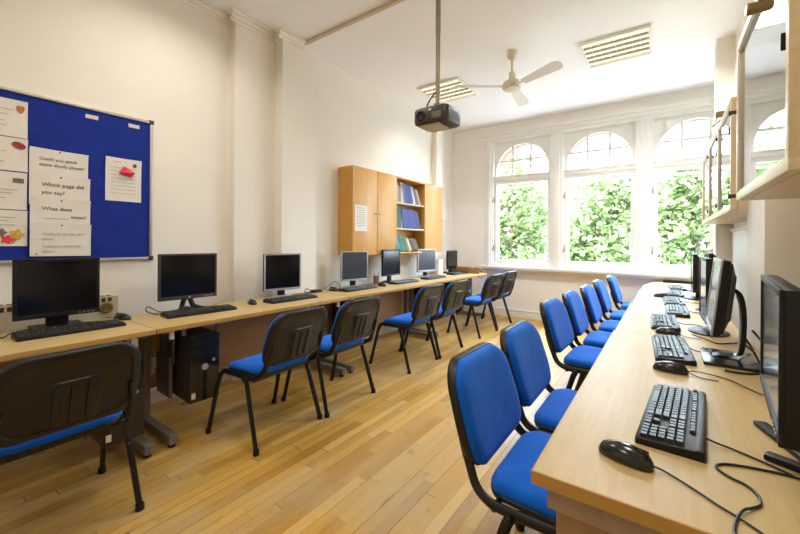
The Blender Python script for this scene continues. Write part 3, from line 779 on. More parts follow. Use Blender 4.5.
monitor('pale silver framed monitor below the bookshelf', .37, .335, .075, (-2.84, 4.655, DT), LM + d2(-14), .016, 'silver', 'silver', 'screenreflect', 'oval', chin=.03)
monitor('small dark monitor at the window end of the left desks', .35, .31, .065, (-2.87, 5.52, DT), LM + d2(2), .016, 'black', 'black', 'screen', 'plate')
monitor('large dark monitor at the right edge, nearest on the right desks', .41, .268, .172, (.188, 1.09, DT), RM + d2(-5.5), .013, 'black', 'black', 'screen', 'none', chin=.02, depth=.06)
mt = [o for o in C.objects if o.type == 'EMPTY' and o.name.startswith('monitor')][-1]
mi = (Matrix.Translation((.188, 1.09, DT)) @ Matrix.Rotation(RM + d2(-5.5), 4, 'Z')).inverted()
for nm, mb in (('foot', MB().box(-.016, .016, 0, .11, 0, .016, .006, Matrix.Translation((.20, 1.245, DT)) @ Matrix.Rotation(d2(-115), 4, 'Z'))),
               ('foot', MB().box(-.016, .016, 0, .30, 0, .014, .006, Matrix.Translation((.222, 1.46, DT)) @ Matrix.Rotation(d2(-163), 4, 'Z'))),
               ('neck', MB().box(.27, .305, 1.06, 1.2, DT, DT + .34, .008).box(.235, .28, 1.07, 1.13, DT + .24, DT + .34, .006))):
    o = obj(nm, mb, M['black'], mt); o.matrix_parent_inverse = mi
monitor('tilted monitor with pale screen edge on a curved arm stand, right desks', .40, .315, .135, (.170, 2.20, DT), RM + d2(-1.2), .02, 'black', 'silver', 'screenreflect', 'arm', -6, depth=.045)
monitor('dark monitor seen edge on, third along the right desks', .37, .36, .075, (.190, 2.80, DT), RM + d2(1), .018, stand='oval', depth=.06)
monitor('dark monitor seen edge on, fourth along the right desks', .37, .35, .095, (.272, 3.72, DT), RM, .018, stand='oval', depth=.06)
monitor('dark monitor seen edge on, fifth along the right desks', .37, .345, .075, (.216, 4.42, DT), RM, .018, stand='oval', depth=.06)
monitor('dark monitor seen edge on, furthest along the right desks', .36, .32, .07, (.26, 5.15, DT), RM, .018, stand='oval', depth=.06)

# ------------------------------------------------------------------ tower computers
def tower(label, loc, rz, hang=True, emblem=True):
    t = thing('tower_computer', label, 'computer', loc, rz, 'tower computers under the desks')
    obj('case', MB().box(-.092, .092, 0, .40, 0, .42, .006), M['darkgrey'], t)
    obj('front_panel', MB().box(-.094, .094, -.022, .0, -.002, .423, .008), M['blackgloss'], t)
    m = MB()
    for z in (.355, .31): m.box(-.075, .075, -.0245, -.021, z, z + .038, .002)
    m.box(-.075, .075, -.0245, -.021, .27, .30, .002)
    obj('drive_bay', m, M['black'], t)
    obj('power_button', MB().lathe([(.010, 0), (.010, .003)], 16, Matrix.Translation((.055, -.021, .25)) @ Matrix.Rotation(PI / 2, 4, 'X')), M['silver'], t)
    if emblem: obj('emblem', MB().lathe([(.021, 0), (.021, .003), (.016, .0035)], 24, Matrix.Translation((0, -.021, .215)) @ Matrix.Rotation(PI / 2, 4, 'X')), M['silver'], t)
    obj('sticker', MB().box(-.082, -.058, -.0235, -.0215, .025, .062), M['label'], t)
    return t
tower('black tower computer with a round emblem hanging under the left desk', (-2.44, 1.225, .215), PI / 2 + d2(-3))
def holder(label, loc, rz):
    h = thing('computer_holder', label, 'bracket', loc, rz)
    obj('side_plate', MB().box(-.118, -.108, .17, .40, .22, .48, .003), M['grey'], h)
    obj('lower_plate', MB().box(-.130, -.108, .20, .42, -.01, .26, .004), M['grey'], h)
    m = MB()
    for k in range(7): m.box(-.1195, -.1175, .20, .27, .29 + k * .025, .303 + k * .025)
    obj('slot', m, M['black'], h)
    m = MB().box(-.118, -.094, .03, .05, .425, .487, .002).box(.096, .112, .03, .05, .1, .487, .002).box(-.118, .112, .03, .05, -.012, -.002, .002).box(-.118, .112, .03, .05, .478, .487, .002)
    obj('strap', m, M['grey'], h)
holder('grey metal holder clasping the hanging tower computer', (-2.44, 1.225, .215), PI / 2 + d2(-3))
tower('black tower computer half hidden behind the nearest left chair', (-2.378, .765, .165), PI / 2)
tower('black tower computer under the desk below the wall cupboard doors', (-2.52, 2.86, .27), PI / 2)
tower('black tower computer under the left desk below the bookshelf', (-2.52, 4.38, .27), PI / 2)
tower('black tower computer under the window end of the left desks', (-2.50, 5.35, .27), PI / 2)
for y, lab in ((.765, 'grey cradle holding the tower half hidden behind the nearest left chair'), (2.86, 'grey cradle holding the tower below the cupboard doors'), (4.38, 'grey cradle holding the tower below the bookshelf'), (5.35, 'grey cradle holding the tower at the window end')):
    zb_ = .152 if y < 1 else .255
    ct = thing('computer_cradle', lab, 'bracket', (-2.72, y, zb_), 0, 'computer cradles')
    for x in (-2.86, -2.60):
        obj('strap', MB().box(x, x + .02, y - .112, y - .098, zb_, DT - .028, .002).box(x, x + .02, y + .098, y + .112, zb_, DT - .028, .002).box(x, x + .02, y - .112, y + .112, zb_, zb_ + .0105, .002), M['grey'], ct, True)

# ------------------------------------------------------------------ wall cupboard and books
CX0, CX1, CY0, CY1, CZ0, CZ1 = XM + .001, -2.86, 3.085, 5.16, 1.085, 2.105
YS0, YS1 = 3.93, 4.63
cp = thing('wall_cupboard', 'golden beech wall cupboard with three doors and open bookshelves', 'cupboard', (XM, 4.1, CZ0))
b = MB().box(CX0, CX1 - .02, CY0, CY0 + .02, CZ0, CZ1, .001).box(CX0, CX1 - .02, CY1 - .02, CY1, CZ0, CZ1, .001)
b.box(CX0, CX1 - .02, CY0 + .02, CY1 - .02, CZ0, CZ0 + .02, .001).box(CX0, CX1 - .02, CY0 + .02, CY1 - .02, CZ1 - .02, CZ1, .001)
b.box(CX0, CX0 + .01, CY0 + .02, CY1 - .02, CZ0 + .02, CZ1 - .02)
b.box(CX0, CX1 - .0, YS0 - .018, YS0, CZ0 + .0, CZ1 - .0, .001).box(CX0, CX1, YS1, YS1 + .018, CZ0, CZ1, .001)
b.box(CX1 - .02, CX1, YS0, YS1, CZ1 - .02, CZ1, .001).box(CX1 - .02, CX1, YS0, YS1, CZ0, CZ0 + .02, .001)
obj('carcass', b, M['cab'], cp, True)
ZSH = [CZ0 + .02, 1.425, 1.77]
for z in ZSH[1:]: obj('shelf', MB().box(CX0 + .01, CX1 - .012, YS0, YS1, z - .018, z, .001), M['maple'], cp, True)
for y0, y1, ky in ((CY0, 3.525, 3.495), (3.528, YS0 - .019, 3.56), (YS1 + .019, CY1, CY1 - .035)):
    d = obj('door', MB().box(CX1 - .019, CX1, y0 + .0015, y1 - .0015, CZ0, CZ1, .0015), M['cab'], cp, True)
    T = Matrix.Translation((CX1, ky, 1.585)) @ Matrix.Rotation(PI / 2, 4, 'Y')
    k_ = MB().lathe([(.006, 0), (.006, .012), (.014, .018), (.014, .026), (.008, .03)], 14, T)
    o = obj('knob', k_, M['beige'], d); o.matrix_parent_inverse = Matrix.Translation(cp.location).inverted().inverted() @ Matrix.Identity(4) if False else o.matrix_parent_inverse
    T = Matrix.Translation((CX1, ky, 1.49)) @ Matrix.Rotation(PI / 2, 4, 'Y')
    obj('lock', MB().lathe([(.009, 0), (.009, .004), (.003, .005)], 12, T), M['brass'], d)
nt = thing('notice', 'white printed notice on the first beech cupboard door', 'paper', (CX1, 3.23, 1.37))
obj('page', MB().box(CX1 + .0005, CX1 + .0015, 3.125, 3.335, 1.365, 1.665), M['paper'], nt, True)
bars(nt, CX1 + .0016, [(3.15, 3.30, 1.63 - k * .026, .006) for k in range(9)], 'print_lines', 'inklight')

def book(label, y, shelf, th, h, dep, lean, cmat, grp, x1=CX1 - .035):
    """upright book, spine towards the room; lean in degrees tips its top towards the viewer's side"""
    z = ZSH[shelf] + .0008 + abs(math.sin(math.radians(lean))) * th * .0
    t = thing('book', label, 'book', (x1, y, z), 0, grp)
    T = Matrix.Rotation(math.radians(lean), 4, 'X')      # pivots on its lower edge
    m = MB().box(-dep, 0, 0, .002, 0, h).box(-dep, 0, th - .002, th, 0, h).box(-.003, 0, 0, th, 0, h)
    m.v = [tuple(T @ Vector(v)) for v in m.v]; obj('cover', m, cmat, t)
    m = MB().box(-dep + .004, -.003, .002, th - .002, .003, h - .003)
    m.v = [tuple(T @ Vector(v)) for v in m.v]; obj('pages', m, M['paper'], t)
    return t
BM = bookmat
gT, gM_, gB = 'books on the top shelf', 'books on the middle shelf', 'books on the bottom shelf'
def run(shelf, y, items, grp, ks=1.0):
    for th, h, dep, lean, cname, rgb, lab in items:
        a = math.radians(lean); th *= ks
        book(lab, y + (th * 0), shelf, th, h, dep, lean, BM(cname, rgb), grp)
        y += th / math.cos(a) + .0015
run(0 + 2, 3.936, [(.022, .24, .2, 0, 'taupe', (142, 128, 112), 'upright taupe book, first on the top shelf'), (.024, .245, .2, 0, 'stone', (170, 158, 140), 'upright stone coloured book on the top shelf, after the taupe one'),
                   (.022, .23, .2, 0, 'drab', (120, 110, 96), 'upright drab brown book, third on the top shelf'), (.02, .25, .2, 0, 'mushroom', (152, 136, 116), 'upright mushroom coloured book beside the tall cream file')], gT, 1.6)
book('tall cream file leaning on the upright books, top shelf', 4.092, 2, .034, .272, .21, 7, BM('cream', (222, 210, 186)), gT)
run(2, 4.135, [(.03, .26, .2, 12, 'greyblue', (86, 92, 122), 'grey blue book leaning after the cream file, top shelf'), (.036, .258, .2, 14, 'royal', (36, 50, 140), 'royal blue book leaning, first of the top shelf blues'),
               (.036, .256, .2, 16, 'navy', (26, 36, 104), 'navy book leaning between two blue ones, top shelf'), (.034, .25, .2, 18, 'cobalt', (34, 58, 150), 'cobalt book leaning, last of the top shelf blues'),
               (.026, .245, .2, 21, 'pale', (214, 210, 202), 'pale book leaning after the blues, top shelf'), (.024, .245, .2, 24, 'slate', (88, 92, 108), 'slate grey book leaning, top shelf'),
               (.024, .235, .2, 28, 'walnut', (112, 84, 62), 'walnut brown book leaning, second last on the top shelf'), (.024, .23, .2, 29, 'ash', (150, 146, 138), 'ash grey book leaning, last on the top shelf')], gT, 1.75)
run(1, 3.936, [(.055, .285, .22, 0, 'green', (24, 92, 82), 'wide green ring binder, first on the middle shelf'), (.055, .285, .22, 0, 'deepgreen', (20, 80, 72), 'wide deep green ring binder beside the pink book, middle shelf')], gM_, 1.25)
run(1, 4.08, [(.022, .27, .2, 2, 'pinkgrey', (190, 150, 146), 'thin pinkish book beside the green binders'), (.02, .275, .2, 8, 'lilac', (140, 134, 172), 'thin lilac book leaning on the pinkish one')], gM_)
run(1, 4.14, [(.036, .27, .2, 13, 'blueb', (40, 54, 144), 'first of the leaning blue books, middle shelf, by the lilac one'), (.04, .268, .2, 14, 'royal', (36, 50, 140), 'second of the leaning blue books, middle shelf'),
               (.04, .268, .2, 15, 'ultra', (32, 42, 138), 'third of the leaning blue books, middle shelf'), (.04, .266, .2, 16, 'royal', (36, 50, 140), 'fourth of the leaning blue books, middle shelf'),
               (.04, .264, .2, 17, 'violet', (46, 46, 130), 'fifth of the leaning blue books, middle shelf'), (.036, .262, .2, 18, 'navy', (26, 36, 104), 'sixth of the leaning blue books, middle shelf'), (.026, .255, .2, 19, 'royal', (36, 50, 140), 'seventh and last leaning blue book, middle shelf')], gM_, 1.55)
run(0, 4.015, [(.02, .235, .2, 18, 'aqua', (60, 150, 160), 'aqua book leaning, first on the bottom shelf'), (.022, .232, .2, 20, 'teal', (36, 124, 140), 'teal book leaning, second on the bottom shelf'), (.022, .23, .2, 22, 'petrol', (30, 100, 120), 'petrol blue book leaning, bottom shelf'),
               (.028, .222, .2, 25, 'leaf', (70, 130, 74), 'leaf green book leaning, bottom shelf'), (.028, .215, .2, 27, 'forest', (48, 104, 60), 'forest green book leaning, bottom shelf'),
               (.026, .208, .2, 29, 'sage', (110, 140, 96), 'sage green book leaning, bottom shelf'), (.024, .20, .2, 31, 'ivory', (216, 208, 190), 'ivory book leaning, bottom shelf'),
               (.026, .20, .2, 33, 'maroon', (110, 48, 52), 'maroon book leaning, bottom shelf'), (.026, .20, .2, 35, 'cocoa', (86, 62, 52), 'cocoa brown book leaning, bottom shelf'), (.024, .21, .2, 36, 'moss', (98, 104, 62), 'moss green book leaning, second last on the bottom shelf'), (.02, .21, .2, 37, 'olive', (84, 90, 56), 'olive green book leaning, last on the bottom shelf')], gB, 1.75)

# ------------------------------------------------------------------ right wall glass cabinets
def showcase(label, x0, y0, y1, z0, z1, nd, lamp_y, lamp_label, lift=.025):
    t = thing('glass_cabinet', label, 'cabinet', (XR, (y0 + y1) / 2, z0), 0, 'glass fronted wall cabinets')
    xb = XR - .002
    b = MB().box(x0 + .03, xb, y0, y0 + .02, z0, z1, .001).box(x0 + .03, xb, y1 - .02, y1, z0, z1, .001)
    b.box(x0 + .03, xb, y0 + .02, y1 - .02, z0, z0 + .02, .001).box(x0 + .03, xb, y0 + .02, y1 - .02, z1 - .02, z1, .001).box(xb - .012, xb, y0 + .02, y1 - .02, z0 + .02, z1 - .02)
    obj('carcass', b, M['maple'], t, True)
    obj('backing', MB().box(xb - .018, xb - .0125, y0 + .022, y1 - .022, z0 + .022, z1 - .022), M['paper'], t, True)
    wd = (y1 - y0) / nd
    for k in range(nd):
        a, c = y0 + k * wd + .001, y0 + (k + 1) * wd - .001
        d = obj('door', MB().frame(a, c, z0, z1, .03, 'x', x0, x0 + .028, .002), M['maple'], t, True)
        dm = MB().frame(a + .03, c - .03, z0 + .03, z1 - .03, .008, 'x', x0 + .004, x0 + .022, .001)
        obj('glazing_bead', dm, M['alu'], d)
        obj('pane', MB().box(x0 + .011, x0 + .015, a + .034, c - .034, z0 + .034, z1 - .034), M['cabglass'], d)
        for hz in ((z0 + .08, z1 - .09) if nd > 1 else ()): obj('hinge', MB().box(x0 - .010, x0 + .03, a - .0005, a + .022, hz - .012, hz + .012, .003), M['darkgrey'], d)
        ly = a + .055; zk_ = z1 if nd > 1 else z1 - .13
        obj('lock', MB().prism([(ly, zk_ - .20), (ly + .007, zk_ - .19), (ly + .007, zk_ - .165), (ly, zk_ - .155), (ly - .002, zk_ - .1775)], 'x', x0 - .004, x0 + .01), M['black'], d)
    for ly in lamp_y:
        l = thing('picture_lamp', lamp_label, 'lamp', (x0, ly, z1), 0, 'brass picture lamps on the cabinets')
        zl = z1 + lift
        zl = z1 + lift; xa = x0 - .066 if lift < 0 else x0 - .008; rr_ = .0155 if lift < 0 else .023
        obj('lamp_shade', MB().tube([(xa, ly, zl), (xa + .004, ly, zl), (xa + .05, ly, zl), (xa + .054, ly, zl)], [rr_ * .8, rr_, rr_, rr_ * .75], 16), M['brass'], l, True)
        for dy in (-.010, .010):
            obj('arm', MB().tube(smooth([(x0 + .20, ly + dy, z1), (x0 + .16, ly + dy, z1 + .06), (x0 + .03, ly + dy, z1 + .06), (x0 - .02, ly + dy, z1 + .02), (xa + .027, ly + dy, zl + .012)], 6), .004, 8), M['brass'], l, True)
    return t
showcase('maple glass fronted wall cabinet at the upper right edge', .24, 1.265, 2.07, 1.425, 2.065, 1, (1.35,), 'brass cylinder lamp hanging before the nearer glass cabinet', -.19)
showcase('maple glass fronted wall cabinet between the piers, nearer the windows', .30, 2.785, 4.76, 1.435, 2.075, 3, (3.5,), 'brass cylinder lamp on top of the farther glass cabinet', .10)
wb = thing('whiteboard', 'plain white board on the wall under the farther glass cabinet', 'board', (XR, 3.8, .8))
obj('panel', MB().box(XR - .018, XR - .001, 2.83, 4.72, .80, 1.36, .002), M['white'], wb, True)
obj('top_rail', MB().box(XR - .03, XR - .001, 2.83, 4.72, 1.36, 1.385, .003), M['maple'], wb, True)

# ------------------------------------------------------------------ ceiling: luminaires, fan, projector
def luminaire(cx, cy, label, power, col=(1, .95, .86), spread=150):
    t = thing('ceiling_light', label, 'light', (cx, cy, H), 0, 'square louvred ceiling lights')
    z = H - .002
    obj('frame', MB().frame(cx - .30, cx + .30, cy - .30, cy + .30, .02, 'z', z - .03, z, .003), M['white'], t, True)
    obj('diffuser', MB().box(cx - .28, cx + .28, cy - .28, cy + .28, z - .004, z), M['lamp'], t, True)
    m = MB()
    for k in range(1, 5): m.box(cx - .28, cx + .28, cy - .28 + k * .112 - .006, cy - .28 + k * .112 + .006, z - .028, z - .006)
    obj('louvre', m, M['louvre'], t, True)
    m = MB()
    for k in range(1, 8): m.box(cx - .28 + k * .07 - .0015, cx - .28 + k * .07 + .0015, cy - .28, cy + .28, z - .02, z - .006)
    obj('cross_fin', m, M['white'], t, True)
    L = bpy.data.lights.new('lamp_light', 'AREA'); L.shape = 'SQUARE'; L.size = .5; L.energy = power; L.color = col; L.spread = d2(spread)
    o = bpy.data.objects.new('lamp_light', L); C.objects.link(o); o.location = (cx, cy, H - .045); o.parent = t
    o.matrix_parent_inverse = Matrix.Translation(t.location).inverted()
    return t
PW = 5.8; FARC = (.93, .97, 1)
luminaire(-.415, 4.386, 'square louvred ceiling light right of the fan', 23, FARC)
luminaire(-2.35, 4.37, 'square louvred ceiling light behind the projector pole', 5, FARC, 118)
luminaire(-.415, 1.2, 'assumed louvred ceiling light out of view, added fill above the foreground, right side', PW)  # this and the next two are assumed, unseen lamps added as fill
luminaire(-2.35, 1.2, 'assumed louvred ceiling light out of view, added fill above the nearest left desk', PW)
luminaire(-1.4, -.7, 'assumed louvred ceiling light, added fill behind the viewpoint', PW)

FX, FY = -1.325, 3.88
fn = thing('ceiling_fan', 'cream three bladed fan hanging between the ceiling lights', 'fan', (FX, FY, H))
obj('ceiling_rose', MB().lathe([(.058, 0), (.06, -.02), (.052, -.05), (.035, -.075), (.016, -.085)], 24, None, (FX, FY, H)), M['ivory'], fn, True)
obj('rod', MB().tube([(FX, FY, H - .08), (FX, FY, 2.95)], .013, 12), M['ivory'], fn, True)
obj('motor_housing', MB().lathe([(.018, 3.05), (.034, 3.04), (.036, 2.97), (.045, 2.955), (.085, 2.945), (.098, 2.92), (.098, 2.885), (.085, 2.865), (.04, 2.855), (.01, 2.852)], 32, None, (FX, FY, 0)), M['ivory'], fn, True)
for a in (95, 215, 335):
    T = Matrix.Translation((FX, FY, 2.895)) @ Matrix.Rotation(d2(a), 4, 'Z')
    m = MB(); m.box(.08, .17, -.018, .018, -.004, .004, .002, T)
    bl = obj('blade', MB(), M['fanwhite'], fn, True) if False else None
    P = [(.15, -.045), (.54, -.066), (.575, -.058), (.60, -.03), (.605, 0), (.60, .03), (.575, .058), (.54, .066), (.15, .045)]
    tw = Matrix.Rotation(d2(-13), 4, 'X')
    b2 = MB(); b2.prism(P, 'z', -.003, .003); b2.v = [tuple(T @ tw @ Vector(v)) for v in b2.v]
    bo = obj('blade', b2, M['fanwhite'], fn, True)
    obj('blade_arm', m, M['ivory'], bo)

PX, PY = -1.315, 2.29
pj = thing('projector', 'dark brown projector hanging from a long ceiling pole', 'projector', (PX, PY, 2.06))
m = MB()
def prr(s, z):
    r = []; hx, hy, rad = .135 * s, .115 * s, .035
    for cx, cy, a0 in ((hx - rad, hy - rad, 0), (-hx + rad, hy - rad, PI / 2), (-hx + rad, -hy + rad, PI), (hx - rad, -hy + rad, 3 * PI / 2)):
        for k in range(6):
            a = a0 + PI / 2 * k / 5; r.append(Vector((PX + cx + rad * math.cos(a), PY + cy + rad * math.sin(a), z)))
    return r
m.loft([prr(.86, 2.062), prr(.97, 2.07), prr(1, 2.085), prr(1, 2.155), prr(.97, 2.17), prr(.9, 2.176)])
bd = obj('body', m, M['projector'], pj, True, 40)
obj('base_plate', MB().box(PX - .10, PX + .06, PY - .09, PY + .06, 2.053, 2.063, .003), M['beige'], pj, True)
T = Matrix.Translation((PX - .07, PY - .113, 2.118)) @ Matrix.Rotation(PI / 2, 4, 'X')
obj('lens', MB().lathe([(.036, -.01), (.036, .008), (.028, .012), (.024, .004), (.001, .002)], 24, T), M['blackgloss'], pj, True)
v = MB()
for k in range(8): v.box(PX + .136 - .003, PX + .136, PY - .06 + k * .015, PY - .052 + k * .015, 2.09, 2.15)
obj('vent', v, M['black'], pj, True)
obj('panel', MB().box(PX + .02, PX + .09, PY - .117, PY - .113, 2.085, 2.13, .002), M['greycol'], pj, True)
obj('emblem', MB().box(PX - .005, PX + .015, PY - .117, PY - .114, 2.145, 2.155), M['label'], pj, True)
pl = obj('pole', MB().tube([(PX, PY, H), (PX, PY, 2.72)], .018, 16).tube([(PX, PY, 2.74), (PX, PY, 2.20)], .0155, 16), M['polem'], pj, True)
obj('ceiling_plate', MB().lathe([(.06, H), (.06, H - .012), (.03, H - .02)], 20, None, (PX, PY, 0)), M['beige'], pj, True)
obj('mount', MB().box(PX - .05, PX + .05, PY - .04, PY + .04, 2.174, 2.186, .003).box(PX - .022, PX + .022, PY - .022, PY + .022, 2.184, 2.225, .004), M['grey'], pj, True)
obj('cable', MB().tube(smooth([(PX - .005, PY - .016, 2.30), (PX - .03, PY - .03, 2.27), (PX - .055, PY - .05, 2.21), (PX - .05, PY - .07, 2.172)], 6), .005, 8), M['cablem'], pj, True)

# ------------------------------------------------------------------ small things on the desks and floor
ht = thing('heater', 'beige slotted wall heater with a round dial behind the first monitor', 'heater', (XL, .4, .5))
obj('casing', MB().box(XL + .001, XL + .10, -.25, .965, .50, .862, .012), M['beige'], ht, True)
m = MB()
for k in range(34): m.box(XL + .045, XL + .092, -.22 + k * .034, -.22 + k * .034 + .022, .8605, .8635)
for k in range(34): m.box(XL + .0985, XL + .1015, -.22 + k * .034, -.22 + k * .034 + .022, .825, .852)
obj('grille', m, M['darkgrey'], ht, True)
T = Matrix.Translation((XL + .10, .895, .785)) @ Matrix.Rotation(PI / 2, 4, 'Y')
obj('dial', MB().lathe([(.036, 0), (.036, .012), (.03, .02), (.02, .02), (.018, .016), (.001, .016)], 24, T), M['brass'], ht, True)

pot = thing('pen_pot', 'brown pen pot between two monitors under the cupboard', 'pot', (-2.83, 3.475, DT))
obj('cup', MB().lathe([(.034, 0), (.038, .1), (.035, .1), (.032, .01), (.001, .008)], 20), M['brown'], pot)
obj('pen', MB().tube([(.01, .0, .01), (.025, .012, .14)], .004, 8), M['bluecol'], pot)
obj('pen', MB().tube([(-.01, .0, .01), (-.024, -.01, .135)], .004, 8), M['ink'], pot)
tag(obj('white_box', MB().box(-2.955, -2.90, 5.12, 5.26, DT + .0005, DT + .235, .004), M['white']), 'upright white box against the wall beside the last left monitor', 'box')
bx = MB().box(-2.87, -2.52, 5.50, 5.515, DT + .0005, DT + .03).box(-2.87, -2.50, 5.80, 5.815, DT + .0005, DT + .085, .003)
tr_ = thing('wooden_tray', 'open brown wooden tray on the desk by the windows', 'tray', (-2.70, 5.68, DT))
z0 = DT + .0005
obj('tray_floor', MB().box(-2.93, -2.45, 5.66, 5.81, z0, z0 + .012, .001), M['tray'], tr_, True)
sd = [(-2.93, z0), (-2.45, z0), (-2.45, z0 + .03), (-2.50, z0 + .062), (-2.55, z0 + .085), (-2.93, z0 + .09)]
obj('tray_side', MB().prism(sd, 'y', 5.65, 5.662), M['tray'], tr_, True)
obj('tray_side', MB().prism(sd, 'y', 5.806, 5.818), M['tray'], tr_, True)
obj('tray_back', MB().box(-2.942, -2.93, 5.65, 5.818, z0, z0 + .09, .001), M['tray'], tr_, True)
obj('tray_lid', MB().box(-2.93, -2.58, 5.65, 5.818, z0 + .09, z0 + .10, .001), M['tray'], tr_, True)
tag(obj('black_tray', MB().box(-.02, .30, 5.98, 6.06, DT + .0005, DT + .022, .004).box(-.01, .29, 5.985, 6.055, DT + .022, DT + .028, .002), M['black']), 'long flat black unit lying at the window end of the right desks', 'unit')
ad = thing('power_adapter', 'black power adapter with a cable loop on the left desks by the chimney breast', 'adapter', (-2.86, 2.56, DT))
obj('block', MB().box(-.03, .03, -.055, .055, 0, .028, .006), M['black'], ad)
obj('cable', MB().tube(smooth([(0, -.05, .014), (.01, -.09, .03), (-.01, -.12, .045), (-.01, -.14, .02), (0, -.11, .006), (.02, -.06, .004)], 6), .004, 8), M['cablem'], ad)
sk = thing('wall_socket', 'cream double socket with a plug under the left desk beside the tower', 'socket', (-2.876, 1.03, .35))
obj('face_plate', MB().box(-2.876, -2.866, 1.035, 1.115, .36, .44, .004), M['label'], sk, True)
obj('plug', MB().box(-2.866, -2.83, 1.045, 1.095, .33, .39, .006), M['yellow'], sk, True)
# cable bundles
def cable(pts, r, label, name='cable'):
    tag(obj(name, MB().tube(smooth(pts, 6), r, 7), M['cablem']), label, 'cable')
zc = DT + .004
cable([(-2.95, .50, zc), (-2.90, .42, zc), (-2.80, .37, zc), (-2.86, .33, zc), (-2.95, .30, zc)], .003, 'thin black cable curling left of the nearest left monitor')
cable([(-2.93, .72, zc), (-2.86, .78, zc + .005), (-2.84, .85, zc), (-2.90, .9, zc), (-2.955, .97, zc)], .003, 'thin black cable trailing beside the heater dial')
cable([(-2.93, 1.30, zc), (-2.88, 1.17, zc), (-2.83, 1.10, zc + .004), (-2.86, 1.05, zc + .03), (-2.91, 1.08, zc + .05), (-2.95, 1.16, zc), (-2.90, 1.2, zc)], .0035, 'black cable looping beside the V footed monitor')
cable([(-2.94, 2.24, zc), (-2.88, 2.36, zc), (-2.86, 2.42, zc), (-2.90, 2.50, zc), (-2.95, 2.62, zc)], .003, 'black cable behind the silver framed monitor on the chimney breast')
cable([(-2.94, 2.72, zc), (-2.92, 2.80, zc + .04), (-2.90, 2.86, zc + .075), (-2.90, 2.92, zc + .04), (-2.93, 2.97, zc)], .003, 'black cable arching to the grey framed monitor')
cable([(.30, 2.14, zc), (.335, 2.05, zc + .02), (.345, 2.0, zc + .07), (.32, 2.06, zc + .12), (.30, 2.12, zc + .15)], .0045, 'black cable rising to the curved arm monitor')
cable([(.345, 2.42, zc), (.30, 2.36, zc + .05), (.29, 2.30, zc + .10), (.31, 2.22, zc + .06), (.33, 2.14, zc), (.31, 2.03, zc), (.25, 1.985, zc), (.20, 1.99, zc)], .0045, 'black cable tangled behind the curved arm monitor')
cable([(.35, 2.62, zc), (.28, 2.55, zc), (.22, 2.50, zc), (.18, 2.58, zc), (.13, 2.66, zc)], .003, 'black cable crossing the first seam of the right desks')
cable([(.074, 1.885, zc), (.12, 1.90, zc), (.2, 1.86, zc), (.27, 1.75, zc), (.35, 1.7, zc)], .002, 'thin black cable running from the second right mouse to the wall')

# ------------------------------------------------------------------ outside
struct(obj('ground', MB().box(-60, 60, D + .6, 70, -3.2, -3.0), M['bounceground']), 'unseen ground outside the windows, made grey for neutral bounce light', 'ground')
def tree(label, x, y, zc, rx, ry, rz, nl, ls, group):
    t = thing('tree', label, 'tree', (x, y, -3.0), 0, group)
    tr = MB().tube(smooth([(x, y, -3.0), (x + .1, y, -1), (x - .05, y + .1, zc - rz * .3), (x, y, zc + rz * .5)], 6), [.22] * 8 + [.17] * 6 + [.1] * 4 + [.05], 10)
    for k in range(9):
        a = k * 2.4; zz = zc - rz * .5 + k * rz * .1
        tr.tube([(x, y, zz), (x + rx * .35 * math.cos(a), y + ry * .35 * math.sin(a), zz + .5), (x + rx * .75 * math.cos(a), y + ry * .75 * math.sin(a), zz + .9)], [.06, .04, .015], 6)
    obj('trunk', tr, M['bark'], t, True)
    m = MB()
    cl = []
    for k in range(46):
        a = R.random() * 2 * PI; u = R.uniform(-1, 1); q = math.sqrt(1 - u * u); s = R.uniform(.45, 1)
        cl.append((x + rx * q * math.cos(a) * s, y + ry * q * math.sin(a) * s, zc + rz * u * s, R.uniform(.4, .85)))
    for k in range(nl):
        c = cl[R.randrange(len(cl))]
        p = Vector((c[0] + R.gauss(0, c[3] * .5), c[1] + R.gauss(0, c[3] * .45), c[2] + R.gauss(0, c[3] * .45)))
        d = Vector((R.gauss(0, 1), R.gauss(0, 1), R.gauss(0, .6) - .4)).normalized(); n = Vector((R.gauss(0, .6), R.gauss(0, .6), 1)).cross(d)
        if n.length < .01: continue
        n.normalize(); L = ls * R.uniform(.7, 1.4); w_ = L * .34; up = d.cross(n) * L * .08
        m.add([p, p + d * L * .45 + n * w_ + up, p + d * L, p + d * L * .45 - n * w_ + up], [(0, 1, 2, 3)])
    obj('foliage', m, M['leaf'], t, True)
GT = 'leafy trees outside the windows'
tree('leafy green tree outside the left window', -4.2, 12.2, 1.5, 1.25, 1.3, 2.9, 7800, .165, GT)
tree('leafy green tree outside the middle window', -1.6, 12.6, 1.1, 1.2, 1.3, 2.6, 7800, .165, GT)
tree('leafy green tree outside the right window', .95, 12.0, 1.2, 1.2, 1.3, 2.8, 7800, .165, GT)
tree('taller leafy tree further off behind the left window tree', -6.6, 19.0, 2.6, 1.9, 1.8, 4.2, 9000, .26, GT)
tree('leafy tree further off between the left and middle window trees', -2.6, 19.3, 1.4, 1.9, 1.8, 3.3, 9000, .25, GT)
tree('leafy tree further off behind the right window tree', 1.4, 18.8, 1.4, 1.9, 1.8, 3.3, 9000, .25, GT)

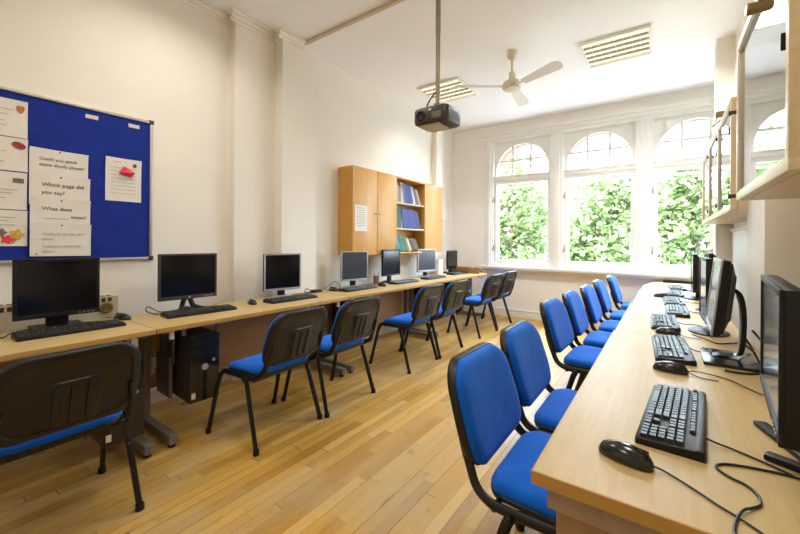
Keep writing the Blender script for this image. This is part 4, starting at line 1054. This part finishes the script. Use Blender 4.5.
# ------------------------------------------------------------------ light
W = bpy.data.worlds.new('overcast_sky'); SC.world = W; W.use_nodes = True
nt_ = W.node_tree; nt_.nodes.clear()
o_ = nt_.nodes.new('ShaderNodeOutputWorld'); bg = nt_.nodes.new('ShaderNodeBackground')
tcw = nt_.nodes.new('ShaderNodeTexCoord'); sx = nt_.nodes.new('ShaderNodeSeparateXYZ'); rp = nt_.nodes.new('ShaderNodeValToRGB')
nt_.links.new(tcw.outputs['Generated'], sx.inputs[0]); nt_.links.new(sx.outputs[2], rp.inputs[0])
rp.color_ramp.elements[0].position = 0; rp.color_ramp.elements[0].color = (.26, .30, .345, 1)
rp.color_ramp.elements[1].position = .9; rp.color_ramp.elements[1].color = (.60, .78, 1, 1)
nt_.links.new(rp.outputs[0], bg.inputs[0]); bg.inputs[1].default_value = 17.5
nt_.links.new(bg.outputs[0], o_.inputs[0])
su = bpy.data.lights.new('sun', 'SUN'); su.energy = 4.5; su.angle = d2(3); su.color = (1, .96, .88)
so = bpy.data.objects.new('sun', su); C.objects.link(so); so.rotation_euler = (d2(38), 0, d2(-20))
for i, cx in enumerate(WC):
    L = bpy.data.lights.new('window_portal', 'AREA'); L.shape = 'RECTANGLE'; L.size = .86; L.size_y = 1.96
    L.cycles.is_portal = True
    o = bpy.data.objects.new('window_portal', L); C.objects.link(o); o.location = (cx, 6.32, 1.9); o.rotation_euler = (-PI / 2, 0, 0)

# ------------------------------------------------------------------ camera
cam = bpy.data.cameras.new('camera'); cam.sensor_fit = 'HORIZONTAL'; cam.sensor_width = 36
cam.lens = 370.97 / 800 * 36; cam.shift_y = -(267 - 241.47) / 800; cam.clip_start = .02; cam.clip_end = 300
co = bpy.data.objects.new('camera', cam); C.objects.link(co)
co.matrix_world = Matrix.Translation((0, 0, 1.2476)) @ Matrix.Rotation(.6200, 4, 'Z') @ Matrix.Rotation(PI / 2, 4, 'X') @ Matrix.Rotation(.00642, 4, 'Z')
SC.camera = co
SC.view_settings.view_transform = 'Standard'; SC.view_settings.look = 'None'
SC.view_settings.gamma = 1; SC.view_settings.use_curve_mapping = False
SC.view_settings.exposure = 1.17
SC.cycles.max_bounces = 12; SC.cycles.diffuse_bounces = 6; SC.cycles.transparent_max_bounces = 16
SC.cycles.sample_clamp_indirect = 20
